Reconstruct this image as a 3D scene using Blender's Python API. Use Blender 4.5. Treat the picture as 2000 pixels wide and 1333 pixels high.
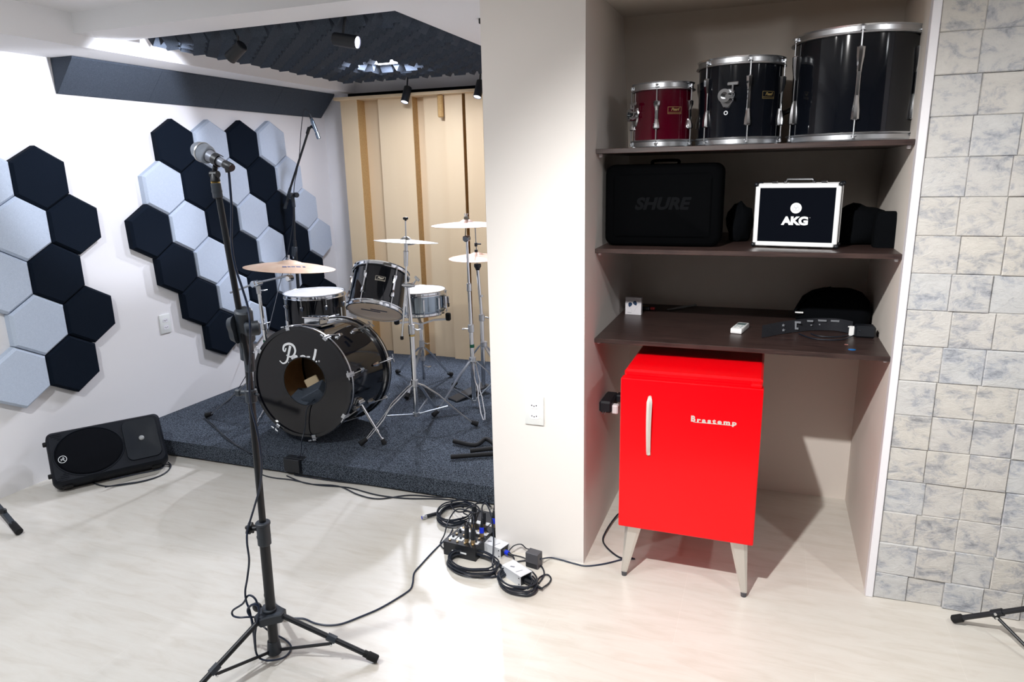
import bpy, bmesh, math, random
from mathutils import Matrix, Vector, Euler
import numpy as np

for o in list(bpy.data.objects): bpy.data.objects.remove(o)
SC = bpy.context.scene
COL = SC.collection
PI = math.pi
random.seed(7)

# ------------------------------------------------------------------ camera
YAW, PITCH, ROLL, FPX, CH = -.356337, .242139, -.0218111, 1350.5, 1.6
fw = Vector((math.sin(YAW)*math.cos(PITCH), math.cos(YAW)*math.cos(PITCH), -math.sin(PITCH)))
rt0 = Vector((math.cos(YAW), -math.sin(YAW), 0)); up0 = rt0.cross(fw)
rt = rt0*math.cos(ROLL)+up0*math.sin(ROLL); up = -rt0*math.sin(ROLL)+up0*math.cos(ROLL)
cam = bpy.data.objects.new('camera', bpy.data.cameras.new('camera'))
cam.data.sensor_width = 36; cam.data.lens = FPX/2000*36
cam.data.clip_start = .05
cam.matrix_world = Matrix(((rt.x, up.x, -fw.x, 0), (rt.y, up.y, -fw.y, 0), (rt.z, up.z, -fw.z, CH), (0, 0, 0, 1)))
COL.objects.link(cam); SC.camera = cam

# survey helpers: a sight line of the photograph meets a real plane of the room
def ray(x, y):
    return rt*((x-1000)/FPX)-up*((y-666.5)/FPX)+fw
def G(x, y, z=0.0):
    d = ray(x, y); return Vector((0, 0, CH))+d*((z-CH)/d.z)
def W(x, y, Y):
    d = ray(x, y); return Vector((0, 0, CH))+d*(Y/d.y)
def WX(x, y, X):
    d = ray(x, y); return Vector((0, 0, CH))+d*(X/d.x)

# ------------------------------------------------------------------ world, exposure
wd = bpy.data.worlds.new('world'); SC.world = wd; wd.use_nodes = True
wd.node_tree.nodes['Background'].inputs[0].default_value = (.9, .93, 1, 1)
wd.node_tree.nodes['Background'].inputs[1].default_value = .05
SC.view_settings.view_transform = 'Standard'; SC.view_settings.look = 'None'
SC.view_settings.gamma = 1; SC.view_settings.use_curve_mapping = False
SC.view_settings.exposure = EXPO = 0.0
SC.cycles.max_bounces = 8; SC.cycles.diffuse_bounces = 5; SC.cycles.glossy_bounces = 4
SC.cycles.use_denoising = True; SC.cycles.sample_clamp_indirect = 6

def area(name, loc, size, watt, col=(1, 1, 1), target=None, sy=None):
    l = bpy.data.lights.new(name, 'AREA'); l.energy = watt; l.color = col; l.size = size
    if sy: l.shape = 'RECTANGLE'; l.size_y = sy
    o = bpy.data.objects.new(name, l); o.location = loc; COL.objects.link(o)
    if target is not None: o.rotation_euler = (Vector(target)-Vector(loc)).to_track_quat('-Z', 'Y').to_euler()
    return o
def spot(name, loc, target, watt, deg, blend=.3, rad=.03, col=(1, 1, 1)):
    l = bpy.data.lights.new(name, 'SPOT'); l.energy = watt; l.color = col
    l.spot_size = math.radians(deg); l.spot_blend = blend; l.shadow_soft_size = rad
    o = bpy.data.objects.new(name, l); o.location = loc; COL.objects.link(o)
    o.rotation_euler = (Vector(target)-Vector(loc)).to_track_quat('-Z', 'Y').to_euler()
    return o
# front room: ceiling spot located from its shadows, then added unseen fill lights
COOL = (.93, .965, 1)
spot('lamp_ceiling_spot', (-.545, .84, 2.335), (.30, 2.8, .08), 300, 88, 1, .025, (1, .985, .96))
spot('fill_light_left', (-2.2, .9, 2.35), (-2.9, 1.5, 0), 145, 165, 1, .06, COOL)  # first of three overhead fills added out of view to brighten the room
spot('fill_light_right', (2.3, .9, 2.35), (2.1, 1.6, 0), 25, 150, 1, .06, COOL)
spot('fill_light_centre', (-1.3, .3, 2.35), (-1.5, 1.0, 0), 28, 150, 1, .06, COOL)
spot('fill_light_pillar', (-1.15, 1.35, 2.35), (-.95, 2.5, .9), 22, 125, 1, .05, (1, .985, .965))  # this and the next: unseen fills added to even out pillar and stone
spot('fill_light_stone', (1.35, 1.35, 2.35), (1.25, 2.6, .9), 46, 130, 1, .05, (1, .985, .965))

# ------------------------------------------------------------------ materials
MATS = {}
def mat(name, col, rough=.5, metal=0, spec=.5, coat=0, noise=None, bump=None, emit=None, alpha=None, aniso=0, sheen=0):
    """noise=(scale, colour2, lo, hi[, stretch])   bump=(scale, strength)"""
    if name in MATS: return MATS[name]
    m = bpy.data.materials.new(name); m.use_nodes = True; nt = m.node_tree
    b = nt.nodes['Principled BSDF']
    b.inputs['Base Color'].default_value = (*col, 1)
    b.inputs['Roughness'].default_value = rough; b.inputs['Metallic'].default_value = metal
    b.inputs['Specular IOR Level'].default_value = spec
    b.inputs['Coat Weight'].default_value = coat; b.inputs['Coat Roughness'].default_value = .04
    if sheen: b.inputs['Sheen Weight'].default_value = sheen
    if alpha is not None: b.inputs['Alpha'].default_value = alpha
    if emit:
        b.inputs['Emission Color'].default_value = (*emit[0], 1); b.inputs['Emission Strength'].default_value = emit[1]
    tc = nt.nodes.new('ShaderNodeTexCoord')
    def nz(scale, stretch=None, detail=4):
        n = nt.nodes.new('ShaderNodeTexNoise'); n.inputs['Scale'].default_value = scale; n.inputs['Detail'].default_value = detail
        mp = nt.nodes.new('ShaderNodeMapping'); nt.links.new(tc.outputs['Object'], mp.inputs[0])
        if stretch: mp.inputs['Scale'].default_value = stretch
        nt.links.new(mp.outputs[0], n.inputs['Vector']); return n
    if noise:
        n = nz(noise[0], noise[4] if len(noise) > 4 else None)
        r = nt.nodes.new('ShaderNodeValToRGB'); r.color_ramp.elements[0].position = noise[2]; r.color_ramp.elements[1].position = noise[3]
        r.color_ramp.elements[0].color = (*col, 1); r.color_ramp.elements[1].color = (*noise[1], 1)
        nt.links.new(n.outputs['Fac'], r.inputs[0]); nt.links.new(r.outputs[0], b.inputs['Base Color'])
    if bump:
        n = nz(bump[0], bump[2] if len(bump) > 2 else None, 6); bp = nt.nodes.new('ShaderNodeBump'); bp.inputs['Strength'].default_value = bump[1]; bp.inputs['Distance'].default_value = .004
        nt.links.new(n.outputs['Fac'], bp.inputs['Height']); nt.links.new(bp.outputs[0], b.inputs['Normal'])
    MATS[name] = m; return m

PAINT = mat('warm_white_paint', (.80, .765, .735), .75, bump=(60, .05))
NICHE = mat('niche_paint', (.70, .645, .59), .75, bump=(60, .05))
WALLW = mat('cool_white_paint', (.80, .79, .80), .75, bump=(60, .05))
CEIL = mat('ceiling_paint', (.83, .83, .84), .85)
CARPET = mat('blue_grey_carpet', (.004, .006, .011), .95, spec=.1, noise=(240, (.22, .26, .32), .40, .80), bump=(260, 1.0))
CARPETS = CARPET
WHITEP = mat('white_lacquer', (.83, .82, .86), .35)
SHELF = mat('dark_wood_veneer', (.022, .012, .011), .4, noise=(9, (.060, .034, .029), .35, .75, (1, 14, 14)))
CHROME = mat('chrome', (.74, .76, .79), .12, 1)
CHROME2 = mat('brushed_chrome', (.60, .62, .65), .33, 1)
ALU = mat('aluminium_trim', (.86, .87, .88), .4, .35)
GLOSS = mat('black_lacquer', (.004, .005, .008), .07, spec=.5, coat=0)
GLOSSR = mat('deep_red_lacquer', (.055, .0005, .007), .1, coat=.5)
BLACKP = mat('black_plastic', (.006, .008, .012), .45)
BLACKR = mat('black_rubber', (.008, .008, .009), .7, spec=.3)
GREYP = mat('dark_grey_plastic', (.028, .036, .048), .5)
BLACKF = mat('black_fabric', (.0025, .003, .004), .95, spec=.06)
BLACKPANEL = mat('black_foam_panel', (.0028, .006, .013), .9, spec=.12, noise=(500, (.008, .015, .026), .45, .8), bump=(500, .4))
WHITEPANEL = mat('light_foam_panel', (.46, .53, .64), .9, spec=.2, noise=(350, (.56, .63, .74), .4, .7), bump=(400, .4))
FOAM = mat('charcoal_foam', (.050, .062, .082), .95, spec=.2, noise=(300, (.10, .12, .15), .45, .8), bump=(400, .5))
HEADW = mat('coated_drumhead', (.60, .60, .60), .5, noise=(6, (.5, .47, .42), .45, .8))
STEEL = mat('dull_steel', (.30, .33, .37), .42, .9)
HEADC = mat('clear_drumhead', (1, .80, .60), .35, spec=.4)
BRONZE = mat('bronze_cymbal', (.78, .52, .36), .42, .55, noise=(22, (.85, .64, .48), .3, .7), bump=(220, .08))
BRONZE2 = mat('pale_cymbal', (.42, .26, .19), .5, .3)
BRASSY = mat('grey_brass_cymbal', (.15, .14, .115), .45, .5)
INK = mat('dark_ink', (.02, .03, .06), .6)
INKW = mat('white_ink', (.80, .82, .84), .5)
GOLD = mat('gold_ink', (.22, .16, .06), .5, .3)
RED = mat('red_enamel', (.84, .0, .004), .3, spec=.25, coat=.12)
HANDLE = mat('satin_handle', (.80, .77, .71), .4, .5)
SATIN = mat('satin_metal', (.66, .64, .60), .35, .75)
WOODF = mat('cream_panel', (.76, .60, .39), .7, noise=(3, (.71, .545, .34), .4, .7, (1, 1, .12)))
MDF = mat('raw_fibreboard', (.55, .35, .14), .85, noise=(90, (.45, .27, .10), .4, .7))
GREEN = mat('green_tape', (.0, .09, .045), .6)
BLUEC = mat('blue_connector', (.005, .03, .62), .4)
CABLE = mat('black_cable', (.008, .012, .022), .42)
CABLEB = mat('blue_black_cable', (.008, .018, .045), .42)
WHITEM = mat('white_metal', (.72, .74, .78), .4)
GREYM = mat('slate_plastic', (.07, .07, .08), .5)
OUTLET = mat('outlet_plastic', (.78, .80, .79), .3)
BROWNIN = mat('drum_inside', (.80, .56, .32), .5, noise=(12, (.72, .47, .24), .4, .7))
EMW = mat('lamp_glow', (1, 1, 1), .5, emit=((.72, .74, 1), 14))
EMP = mat('panel_glow', (1, 1, 1), .5, emit=((.86, .88, 1), 22))

# ------------------------------------------------------------------ mesh builder
def frame(o, z, x=None):
    z = Vector(z).normalized(); x = Vector(x) if x is not None else (Vector((1, 0, 0)) if abs(z.x) < .9 else Vector((0, 1, 0)))
    x = (x-z*x.dot(z)).normalized(); y = z.cross(x)
    return Matrix(((x.x, y.x, z.x, o[0]), (x.y, y.y, z.y, o[1]), (x.z, y.z, z.z, o[2]), (0, 0, 0, 1)))
def T(x, y=0, z=0): return Matrix.Translation((x, y, z))
def RZ(a): return Matrix.Rotation(a, 4, 'Z')
def RX(a): return Matrix.Rotation(a, 4, 'X')
def RY(a): return Matrix.Rotation(a, 4, 'Y')
I4 = Matrix.Identity(4)
class MB:
    def __init__(s, off=(0, 0, 0)):
        s.bm = bmesh.new(); s.off = Vector(off)
    def face(s, vs):
        try: return s.bm.faces.new(vs)
        except ValueError: return None
    def box(s, c, sz, M=I4, bev=0, seg=1):
        t = bmesh.new(); bmesh.ops.create_cube(t, size=1, matrix=Matrix.Diagonal((*sz, 1)))
        if bev: bmesh.ops.bevel(t, geom=t.edges[:], offset=bev, segments=seg, affect='EDGES', profile=.5)
        s.merge(t, M @ T(*c)); return s
    def merge(s, t, M):
        mp = {}
        for v in t.verts: mp[v] = s.bm.verts.new(M @ v.co)
        for f in t.faces: s.face([mp[v] for v in f.verts])
        t.free()
    def span(s, x0, x1, y0, y1, z0, z1, bev=0):
        return s.box(((x0+x1)/2, (y0+y1)/2, (z0+z1)/2), (x1-x0, y1-y0, z1-z0), bev=bev)
    def lathe(s, prof, M=I4, n=48, a0=0, a1=2*PI):
        full = abs(a1-a0-2*PI) < 1e-6; m = n if full else n+1
        rings = []
        for r, z in prof:
            if r < 1e-7: rings.append([s.bm.verts.new(M @ Vector((0, 0, z)))])
            else: rings.append([s.bm.verts.new(M @ Vector((r*math.cos(a0+(a1-a0)*k/n), r*math.sin(a0+(a1-a0)*k/n), z))) for k in range(m)])
        for A, B in zip(rings, rings[1:]):
            for k in range(n):
                k2 = (k+1) % m
                if len(A) == 1 and len(B) == 1: continue
                if len(A) == 1: s.face([A[0], B[k2], B[k]])
                elif len(B) == 1: s.face([A[k], A[k2], B[0]])
                else: s.face([A[k], A[k2], B[k2], B[k]])
        return s
    def cyl(s, a, b, r, r2=None, n=16, bev=0):
        a, b = Vector(a), Vector(b); L = (b-a).length; r2 = r if r2 is None else r2
        if L < 1e-6: return s
        p = [(0, 0), (r, 0), (r2, L), (0, L)]
        if bev: p = [(0, 0), (r-bev, 0), (r, bev), (r2, L-bev), (r2-bev, L), (0, L)]
        return s.lathe(p, frame(a, b-a), n)
    def tube(s, pts, r, n=8, closed=False):
        pts = [Vector(p) for p in pts]; N = len(pts)
        if N < 2: return s
        rr = r if hasattr(r, '__len__') else [r]*N
        tan = []
        for i in range(N):
            a = pts[(i-1) % N] if closed or i > 0 else pts[i]; b = pts[(i+1) % N] if closed or i < N-1 else pts[i]
            d = b-a; tan.append(d.normalized() if d.length > 1e-9 else Vector((0, 0, 1)))
        x = tan[0].orthogonal().normalized(); rings = []
        for i in range(N):
            x = x-tan[i]*x.dot(tan[i]); x = x.normalized() if x.length > 1e-6 else tan[i].orthogonal().normalized()
            y = tan[i].cross(x)
            rings.append([s.bm.verts.new(pts[i]+(x*math.cos(2*PI*k/n)+y*math.sin(2*PI*k/n))*rr[i]) for k in range(n)])
        for i in range(N if closed else N-1):
            A, B = rings[i], rings[(i+1) % N]
            for k in range(n): s.face([A[k], A[(k+1) % n], B[(k+1) % n], B[k]])
        if not closed: s.face(rings[0][::-1]); s.face(rings[-1])
        return s
    def prism(s, poly, z0, z1, M=I4, top=None):
        top = top or poly
        A = [s.bm.verts.new(M @ Vector((x, y, z0))) for x, y in poly]; B = [s.bm.verts.new(M @ Vector((x, y, z1))) for x, y in top]
        n = len(poly); s.face(A[::-1]); s.face(B)
        for k in range(n): s.face([A[k], A[(k+1) % n], B[(k+1) % n], B[k]])
        return s
    def loft(s, sections, cap=True):
        R = [[s.bm.verts.new(Vector(p)) for p in q] for q in sections]; n = len(R[0])
        for A, B in zip(R, R[1:]):
            for k in range(n): s.face([A[k], A[(k+1) % n], B[(k+1) % n], B[k]])
        if cap: s.face(R[0][::-1]); s.face(R[-1])
        return s
    def sphere(s, c, r, sc=(1, 1, 1), M=I4, u=20, v=14):
        t = bmesh.new(); bmesh.ops.create_uvsphere(t, u_segments=u, v_segments=v, radius=r)
        s.merge(t, M @ T(*c) @ Matrix.Diagonal((*sc, 1))); return s
    def text(s, txt, size, M=I4, ext=.0004, shear=0, bold=0, sx=1, sp=1, align='CENTER', cut=None):
        cu = bpy.data.curves.new('lettering', 'FONT'); cu.body = txt; cu.size = size; cu.extrude = ext; cu.shear = shear; cu.offset = bold
        cu.space_character = sp; cu.align_x = align; cu.align_y = 'CENTER'; cu.resolution_u = 4
        ob = bpy.data.objects.new('lettering', cu); me = ob.to_mesh(); t = bmesh.new(); t.from_mesh(me); ob.to_mesh_clear()
        bpy.data.objects.remove(ob); bpy.data.curves.remove(cu)
        if cut:
            bmesh.ops.triangulate(t, faces=t.faces[:])
            for _ in range(4):
                bmesh.ops.subdivide_edges(t, edges=[e for e in t.edges if e.calc_length() > .006], cuts=1); bmesh.ops.triangulate(t, faces=t.faces[:])
            bmesh.ops.delete(t, geom=[f for f in t.faces if cut(f.calc_center_median())], context='FACES')
        s.merge(t, M @ Matrix.Diagonal((sx, 1, 1, 1))); return s
    def build(s, name, m, parent=None, angle=35, weld=0):
        bm = s.bm
        if weld: bmesh.ops.remove_doubles(bm, verts=bm.verts[:], dist=weld)
        bmesh.ops.recalc_face_normals(bm, faces=bm.faces[:])
        for v in bm.verts: v.co -= s.off
        me = bpy.data.meshes.new(name); bm.to_mesh(me); bm.free()
        me.materials.append(m)
        me.polygons.foreach_set('use_smooth', [True]*len(me.polygons)); me.set_sharp_from_angle(angle=math.radians(angle))
        o = bpy.data.objects.new(name, me); COL.objects.link(o)
        if parent is not None: o.parent = parent
        else: o.location = s.off
        return o
def tag(o, label=None, cat=None, group=None, kind=None):
    if label: o['label'] = label
    if cat: o['category'] = cat
    if group: o['group'] = group
    if kind: o['kind'] = kind
    return o
def thing(name, label, cat, loc=(0, 0, 0), group=None, rot=None):
    o = bpy.data.objects.new(name, None); o.empty_display_size = .05; COL.objects.link(o); o.location = loc
    if rot is not None: o.rotation_euler = rot
    return tag(o, label, cat, group)
def struct(name, mb, m, parent=None):
    o = mb.build(name, m, parent)
    if parent is None: o['kind'] = 'structure'
    return o
def copy_tree(o, parent=None):
    c = o.copy(); COL.objects.link(c)
    if parent is not None: c.parent = parent
    for ch in list(o.children): copy_tree(ch, c)
    return c
def smooth(pts, k=6, closed=False):
    pts = [Vector(p) for p in pts]; n = len(pts); out = []
    for i in range(n if closed else n-1):
        p0 = pts[(i-1) % n] if closed or i > 0 else pts[i]; p1 = pts[i]; p2 = pts[(i+1) % n]; p3 = pts[(i+2) % n] if closed or i < n-2 else pts[(i+1) % n]
        for j in range(k):
            t = j/k; out.append(.5*((2*p1)+(p2-p0)*t+(2*p0-5*p1+4*p2-p3)*t*t+(3*p1-p0-3*p2+p3)*t**3))
    if not closed: out.append(pts[-1])
    return out
def cable(name, pts, r, label, m=CABLE, cat='cable', k=6, n=7, parent=None, group=None, closed=False):
    b = MB(); b.tube(smooth(pts, k, closed), r, n, closed)
    o = b.build(name, m, parent)
    if parent is None: tag(o, label, cat, group)
    return o
# ------------------------------------------------------------------ room shell
WB = .0455
def wallx(Y, off=0): return -3.616+WB*(Y-3.093)+off          # left wall, very slightly off square
YB = 5.12                                                     # back wall of the drum room
# floor
m = mat('travertine_floor', (.62, .59, .54), .17, spec=.5)
nt = m.node_tree; b_ = nt.nodes['Principled BSDF']; tc = nt.nodes.new('ShaderNodeTexCoord')
mp = nt.nodes.new('ShaderNodeMapping'); mp.inputs['Scale'].default_value = (1.3, 7, 1); nt.links.new(tc.outputs['Object'], mp.inputs[0])
n1 = nt.nodes.new('ShaderNodeTexNoise'); n1.inputs['Scale'].default_value = 3.6; n1.inputs['Detail'].default_value = 8; n1.inputs['Roughness'].default_value = .65; n1.inputs['Distortion'].default_value = .6
nt.links.new(mp.outputs[0], n1.inputs['Vector'])
cr = nt.nodes.new('ShaderNodeValToRGB'); e = cr.color_ramp.elements
e[0].position = .25; e[0].color = (.585, .545, .48, 1); e[1].position = .75; e[1].color = (.70, .68, .63, 1)
k_ = cr.color_ramp.elements.new(.5); k_.color = (.66, .63, .575, 1)
nt.links.new(n1.outputs['Fac'], cr.inputs[0])
br = nt.nodes.new('ShaderNodeTexBrick'); br.offset = .5; br.inputs['Scale'].default_value = 1; br.inputs['Mortar Size'].default_value = .0012; br.inputs['Brick Width'].default_value = .9; br.inputs['Row Height'].default_value = .45
br.inputs['Color1'].default_value = (1, 1, 1, 1); br.inputs['Color2'].default_value = (.97, .966, .96, 1); br.inputs['Mortar'].default_value = (1.04, 1.04, 1.04, 1)
mp2 = nt.nodes.new('ShaderNodeMapping'); mp2.inputs['Location'].default_value = (.22, .13, 0); nt.links.new(tc.outputs['Object'], mp2.inputs[0]); nt.links.new(mp2.outputs[0], br.inputs['Vector'])
mx = nt.nodes.new('ShaderNodeMix'); mx.data_type = 'RGBA'; mx.blend_type = 'MULTIPLY'; mx.inputs[0].default_value = 1
nt.links.new(cr.outputs[0], mx.inputs[6]); nt.links.new(br.outputs[0], mx.inputs[7]); nt.links.new(mx.outputs[2], b_.inputs['Base Color'])
n2 = nt.nodes.new('ShaderNodeTexNoise'); n2.inputs['Scale'].default_value = 40; nt.links.new(mp.outputs[0], n2.inputs['Vector'])
rr_ = nt.nodes.new('ShaderNodeMapRange'); rr_.inputs[3].default_value = .24; rr_.inputs[4].default_value = .42; nt.links.new(n2.outputs['Fac'], rr_.inputs[0]); nt.links.new(rr_.outputs[0], b_.inputs['Roughness'])
struct('floor', MB().span(-4, 3.4, -3.2, 5.4, -.06, 0), m)

# outer walls
b = MB(); y0, y1 = -3.2, YB+.1
for (ya, yb) in ((y0, y1),):
    A = [(wallx(ya), ya), (wallx(ya)-.15, ya), (wallx(yb)-.15, yb), (wallx(yb), yb)]
    b.prism(A, 0, 2.6)
struct('wall_left', b, WALLW)
struct('wall_back', MB().span(-3.8, -.7, YB, YB+.1, 0, 2.6), WALLW)
DARKW = mat('taupe_wall', (.16, .15, .145), .8)
struct('wall_rear', MB().span(-4, 3.4, -3.3, -3.2, 0, 2.6), DARKW)
struct('wall_right', MB().span(3.3, 3.4, -3.2, 2.66, 0, 2.6), DARKW)
# pillar between drum room and alcove, and the wall running back from it
PY, PX0, PX1 = 2.51, -1.03, -.638
struct('wall_pillar', MB().span(PX0, PX1, PY, YB, 0, 2.6), PAINT)
# alcove
NX1, NXT, SY = .433, .457, 2.64
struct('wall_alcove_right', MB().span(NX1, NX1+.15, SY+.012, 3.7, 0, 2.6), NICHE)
b = MB()
pr_ = [(3.46, 0), (3.46, 1.25), (3.14, 2.30), (3.7, 2.30), (3.7, 0)]
b.prism(pr_, PX1, NX1, Matrix(((0, 0, 1, 0), (1, 0, 0, 0), (0, 1, 0, 0), (0, 0, 0, 1))))
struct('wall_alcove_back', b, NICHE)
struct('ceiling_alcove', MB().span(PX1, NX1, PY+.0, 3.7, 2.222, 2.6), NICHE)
struct('trim_1', MB().span(NX1-.001, NXT, SY-.014, SY+.03, 0, 2.38, bev=.002), WHITEP)
# split-face stone wall
def stone_mat():
    m = mat('pale_split_stone', (.6, .6, .58), .8, spec=.3); nt = m.node_tree; b_ = nt.nodes['Principled BSDF']
    at = nt.nodes.new('ShaderNodeAttribute'); at.attribute_name = 'tone'
    tc = nt.nodes.new('ShaderNodeTexCoord'); av = nt.nodes.new('ShaderNodeVectorMath'); av.operation = 'ADD'
    nt.links.new(tc.outputs['Object'], av.inputs[0]); sc_ = nt.nodes.new('ShaderNodeVectorMath'); sc_.operation = 'SCALE'; sc_.inputs[3].default_value = 9
    nt.links.new(at.outputs['Vector'], sc_.inputs[0]); nt.links.new(sc_.outputs[0], av.inputs[1])
    mp = nt.nodes.new('ShaderNodeMapping'); mp.inputs['Rotation'].default_value = (0, .6, 0); mp.inputs['Scale'].default_value = (1, 1, 1.5); nt.links.new(av.outputs[0], mp.inputs[0])
    n = nt.nodes.new('ShaderNodeTexNoise'); n.inputs['Scale'].default_value = 13; n.inputs['Detail'].default_value = 10; n.inputs['Roughness'].default_value = .74; n.inputs['Distortion'].default_value = .35
    nt.links.new(mp.outputs[0], n.inputs['Vector'])
    r = nt.nodes.new('ShaderNodeValToRGB'); e = r.color_ramp.elements
    e[0].position = .32; e[0].color = (.27, .28, .31, 1); e[1].position = .66; e[1].color = (.66, .65, .63, 1)
    q = e.new(.42); q.color = (.46, .47, .50, 1); q = e.new(.50); q.color = (.61, .60, .585, 1)
    nt.links.new(n.outputs['Fac'], r.inputs[0])
    tn = nt.nodes.new('ShaderNodeValToRGB'); e = tn.color_ramp.elements; e[0].color = (.95, .975, 1.01, 1); e[1].color = (1.02, .995, .95, 1); q = e.new(.5); q.color = (1, .99, .98, 1)
    sx = nt.nodes.new('ShaderNodeSeparateXYZ'); nt.links.new(at.outputs['Vector'], sx.inputs[0]); nt.links.new(sx.outputs[0], tn.inputs[0])
    mx = nt.nodes.new('ShaderNodeMix'); mx.data_type = 'RGBA'; mx.blend_type = 'MULTIPLY'; mx.inputs[0].default_value = 1
    nt.links.new(r.outputs[0], mx.inputs[6]); nt.links.new(tn.outputs[0], mx.inputs[7]); nt.links.new(mx.outputs[2], b_.inputs['Base Color'])
    bp = nt.nodes.new('ShaderNodeBump'); bp.inputs['Strength'].default_value = .9; bp.inputs['Distance'].default_value = .009
    nt.links.new(n.outputs['Fac'], bp.inputs['Height']); nt.links.new(bp.outputs[0], b_.inputs['Normal'])
    return m
me_v, me_f, tones = [], [], []
def tile(x0, x1, z0, z1, y, tone):
    k = len(me_v); B = .003; j = lambda: random.uniform(-.0025, .0025)
    me_v.extend([(x0, SY+.02, z0), (x1, SY+.02, z0), (x1, SY+.02, z1), (x0, SY+.02, z1), (x0+B, y+j(), z0+B), (x1-B, y+j(), z0+B), (x1-B, y+j(), z1-B), (x0+B, y+j(), z1-B), (x0, y+.003, z0), (x1, y+.003, z0), (x1, y+.003, z1), (x0, y+.003, z1)])
    F = [(4, 5, 6, 7), (8, 9, 5, 4), (9, 10, 6, 5), (10, 11, 7, 6), (11, 8, 4, 7), (0, 1, 9, 8), (1, 2, 10, 9), (2, 3, 11, 10), (3, 0, 8, 11)]
    for f in F: me_f.append(tuple(k+i for i in f)); tones.append(tone)
z = 0; row = 0
while z < 2.5:
    h = .1255 if row else .105; x = NXT+.0005; first = True
    while x < 3.3:
        w = .124+random.uniform(-.007, .007)
        if first: w += random.uniform(-.016, .012); first = False
        tile(x+.0004, x+w-.0004, z+.0003, z+h-.0003, SY-random.uniform(0, .009), (random.random(), random.random(), random.random())); x += w
    z += h; row += 1
me = bpy.data.meshes.new('wall_stone'); me.from_pydata(me_v, [], me_f)
at = me.attributes.new('tone', 'FLOAT_VECTOR', 'FACE')
for i, t in enumerate(tones): at.data[i].vector = t
bk = len(me_v)
me.materials.append(stone_mat()); o = bpy.data.objects.new('wall_stone', me); COL.objects.link(o); o['kind'] = 'structure'
struct('wall_stone_backing', MB().span(NXT+.0, 3.3, SY+.018, SY+.2, 0, 2.6), mat('dark_joint', (.20, .20, .26), .9))

# ceiling: main slab, left soffit, cross beam, right beam, tray
ZM, ZS, ZC, ZT = 2.38, 2.23, 2.286, 2.335
XS = -3.211
struct('ceiling', MB().span(-4, 3.4, -3.2, 2.70, ZM, 2.6), CEIL)
struct('ceiling_soffit_left', MB().span(-3.8, XS, -3.2, YB, ZS, 2.59), CEIL)
struct('ceiling_beam_front', MB().span(XS, PX1, 2.656, 2.90, ZC, 2.58), CEIL)
struct('ceiling_beam_right', MB().span(-1.59, PX0+.001, 2.90, YB, ZC, 2.57), CEIL)
struct('ceiling_tray', MB().span(XS, -1.59, 2.90, YB, ZT, 2.56), CEIL)

# ------------------------------------------------------------------ carpeted drum riser
PZ = .1013
b = MB(); b.prism([(wallx(2.87)+.004, 2.87), (PX0-.002, 2.87), (PX0-.002, YB-.004), (wallx(YB)+.004, YB-.004)], .012, PZ)
ris = b.build('drum_riser', CARPET)
tag(ris, 'low drum riser covered in speckled blue-grey carpet', 'stage')
rb = MB(); rb.prism([(wallx(2.9)+.03, 2.89), (PX0-.03, 2.89), (PX0-.03, YB-.03), (wallx(YB)+.03, YB-.03)], 0, .012); rb.build('riser_base', BLACKP, ris)

# ------------------------------------------------------------------ hexagonal panels
HS = .2916
def hexpoly(r): return [(r*math.cos(PI/6+k*PI/3), r*math.sin(PI/6+k*PI/3)) for k in range(6)]
def hexproto(m):
    b = MB(); R0 = HS/math.sqrt(3)*.985; d = .05; c = .014
    p0, p1 = hexpoly(R0), hexpoly(R0-c)
    V = [[b.bm.verts.new((x, y, z)) for x, y in P_] for P_, z in ((p0, 0), (p0, d-c), (p1, d))]
    b.face(V[0][::-1]); b.face(V[2])
    for A, B in zip(V, V[1:]):
        for k in range(6): b.face([A[k], A[(k+1) % 6], B[(k+1) % 6], B[k]])
    return b.build('hexagonal_panel', m, angle=20)
HP = {'d': hexproto(BLACKPANEL), 'l': hexproto(WHITEPANEL)}; hexused = set()
ORD = ['top', 'second', 'third', 'fourth', 'fifth', 'bottom']
def hexput(c, u, z, th, label, group):
    p = HP[c]
    o = p if c not in hexused else p.copy()
    if c in hexused: COL.objects.link(o)
    hexused.add(c)
    n = math.hypot(1, WB); Y = u/n; nrm = Vector((1, -WB, 0)).normalized(); al = Vector((WB, 1, 0)).normalized()
    # local x runs along the wall away from the camera's left, local z out of the wall
    xa = (al*math.cos(th)+Vector((0, 0, 1))*math.sin(th)); zax = nrm; ya = zax.cross(xa)
    o.matrix_world = Matrix(((xa.x, ya.x, zax.x, wallx(Y)), (xa.y, ya.y, zax.y, Y), (xa.z, ya.z, zax.z, z), (0, 0, 0, 1)))
    o['label'] = label; o['category'] = 'wall panel'; o['group'] = group
RIGHT = [(0, 0, 'dldl'), (1, 0, 'ldldl'), (2, 0, 'dldldl'), (3, 1, 'dldldl'), (4, 2, 'dldld'), (5, 3, 'dlddd')]
NTH = ['first', 'second', 'third', 'fourth', 'fifth', 'sixth']
def lattice(rows, u0, z0, th, cl, names):
    for j, i0, cs in rows:
        for k, c in enumerate(cs):
            i = i0+k; du = (i-j/2)*HS; dz = -j*HS*.8660254
            col = 'black' if c == 'd' else 'light grey'
            lab = f'{col} hexagonal foam panel, {NTH[k]} from left, {ORD[j]} row of {cl}'
            hexput(c, u0+du*math.cos(th)-dz*math.sin(th), z0+du*math.sin(th)+dz*math.cos(th), th, lab, f'{col} hexagonal panels of the {cl}')
lattice(RIGHT, 3.546, 1.7945, .0381, 'large cluster behind drums', 0)
LEFT = [(0, -1, 'ld'), (1, 0, 'ld'), (2, 0, 'ld'), (3, 1, 'ld'), (4, 1, 'ld')]
lattice(LEFT, 2.648, 1.612, .0007, 'small cluster at picture edge', 0)

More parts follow.
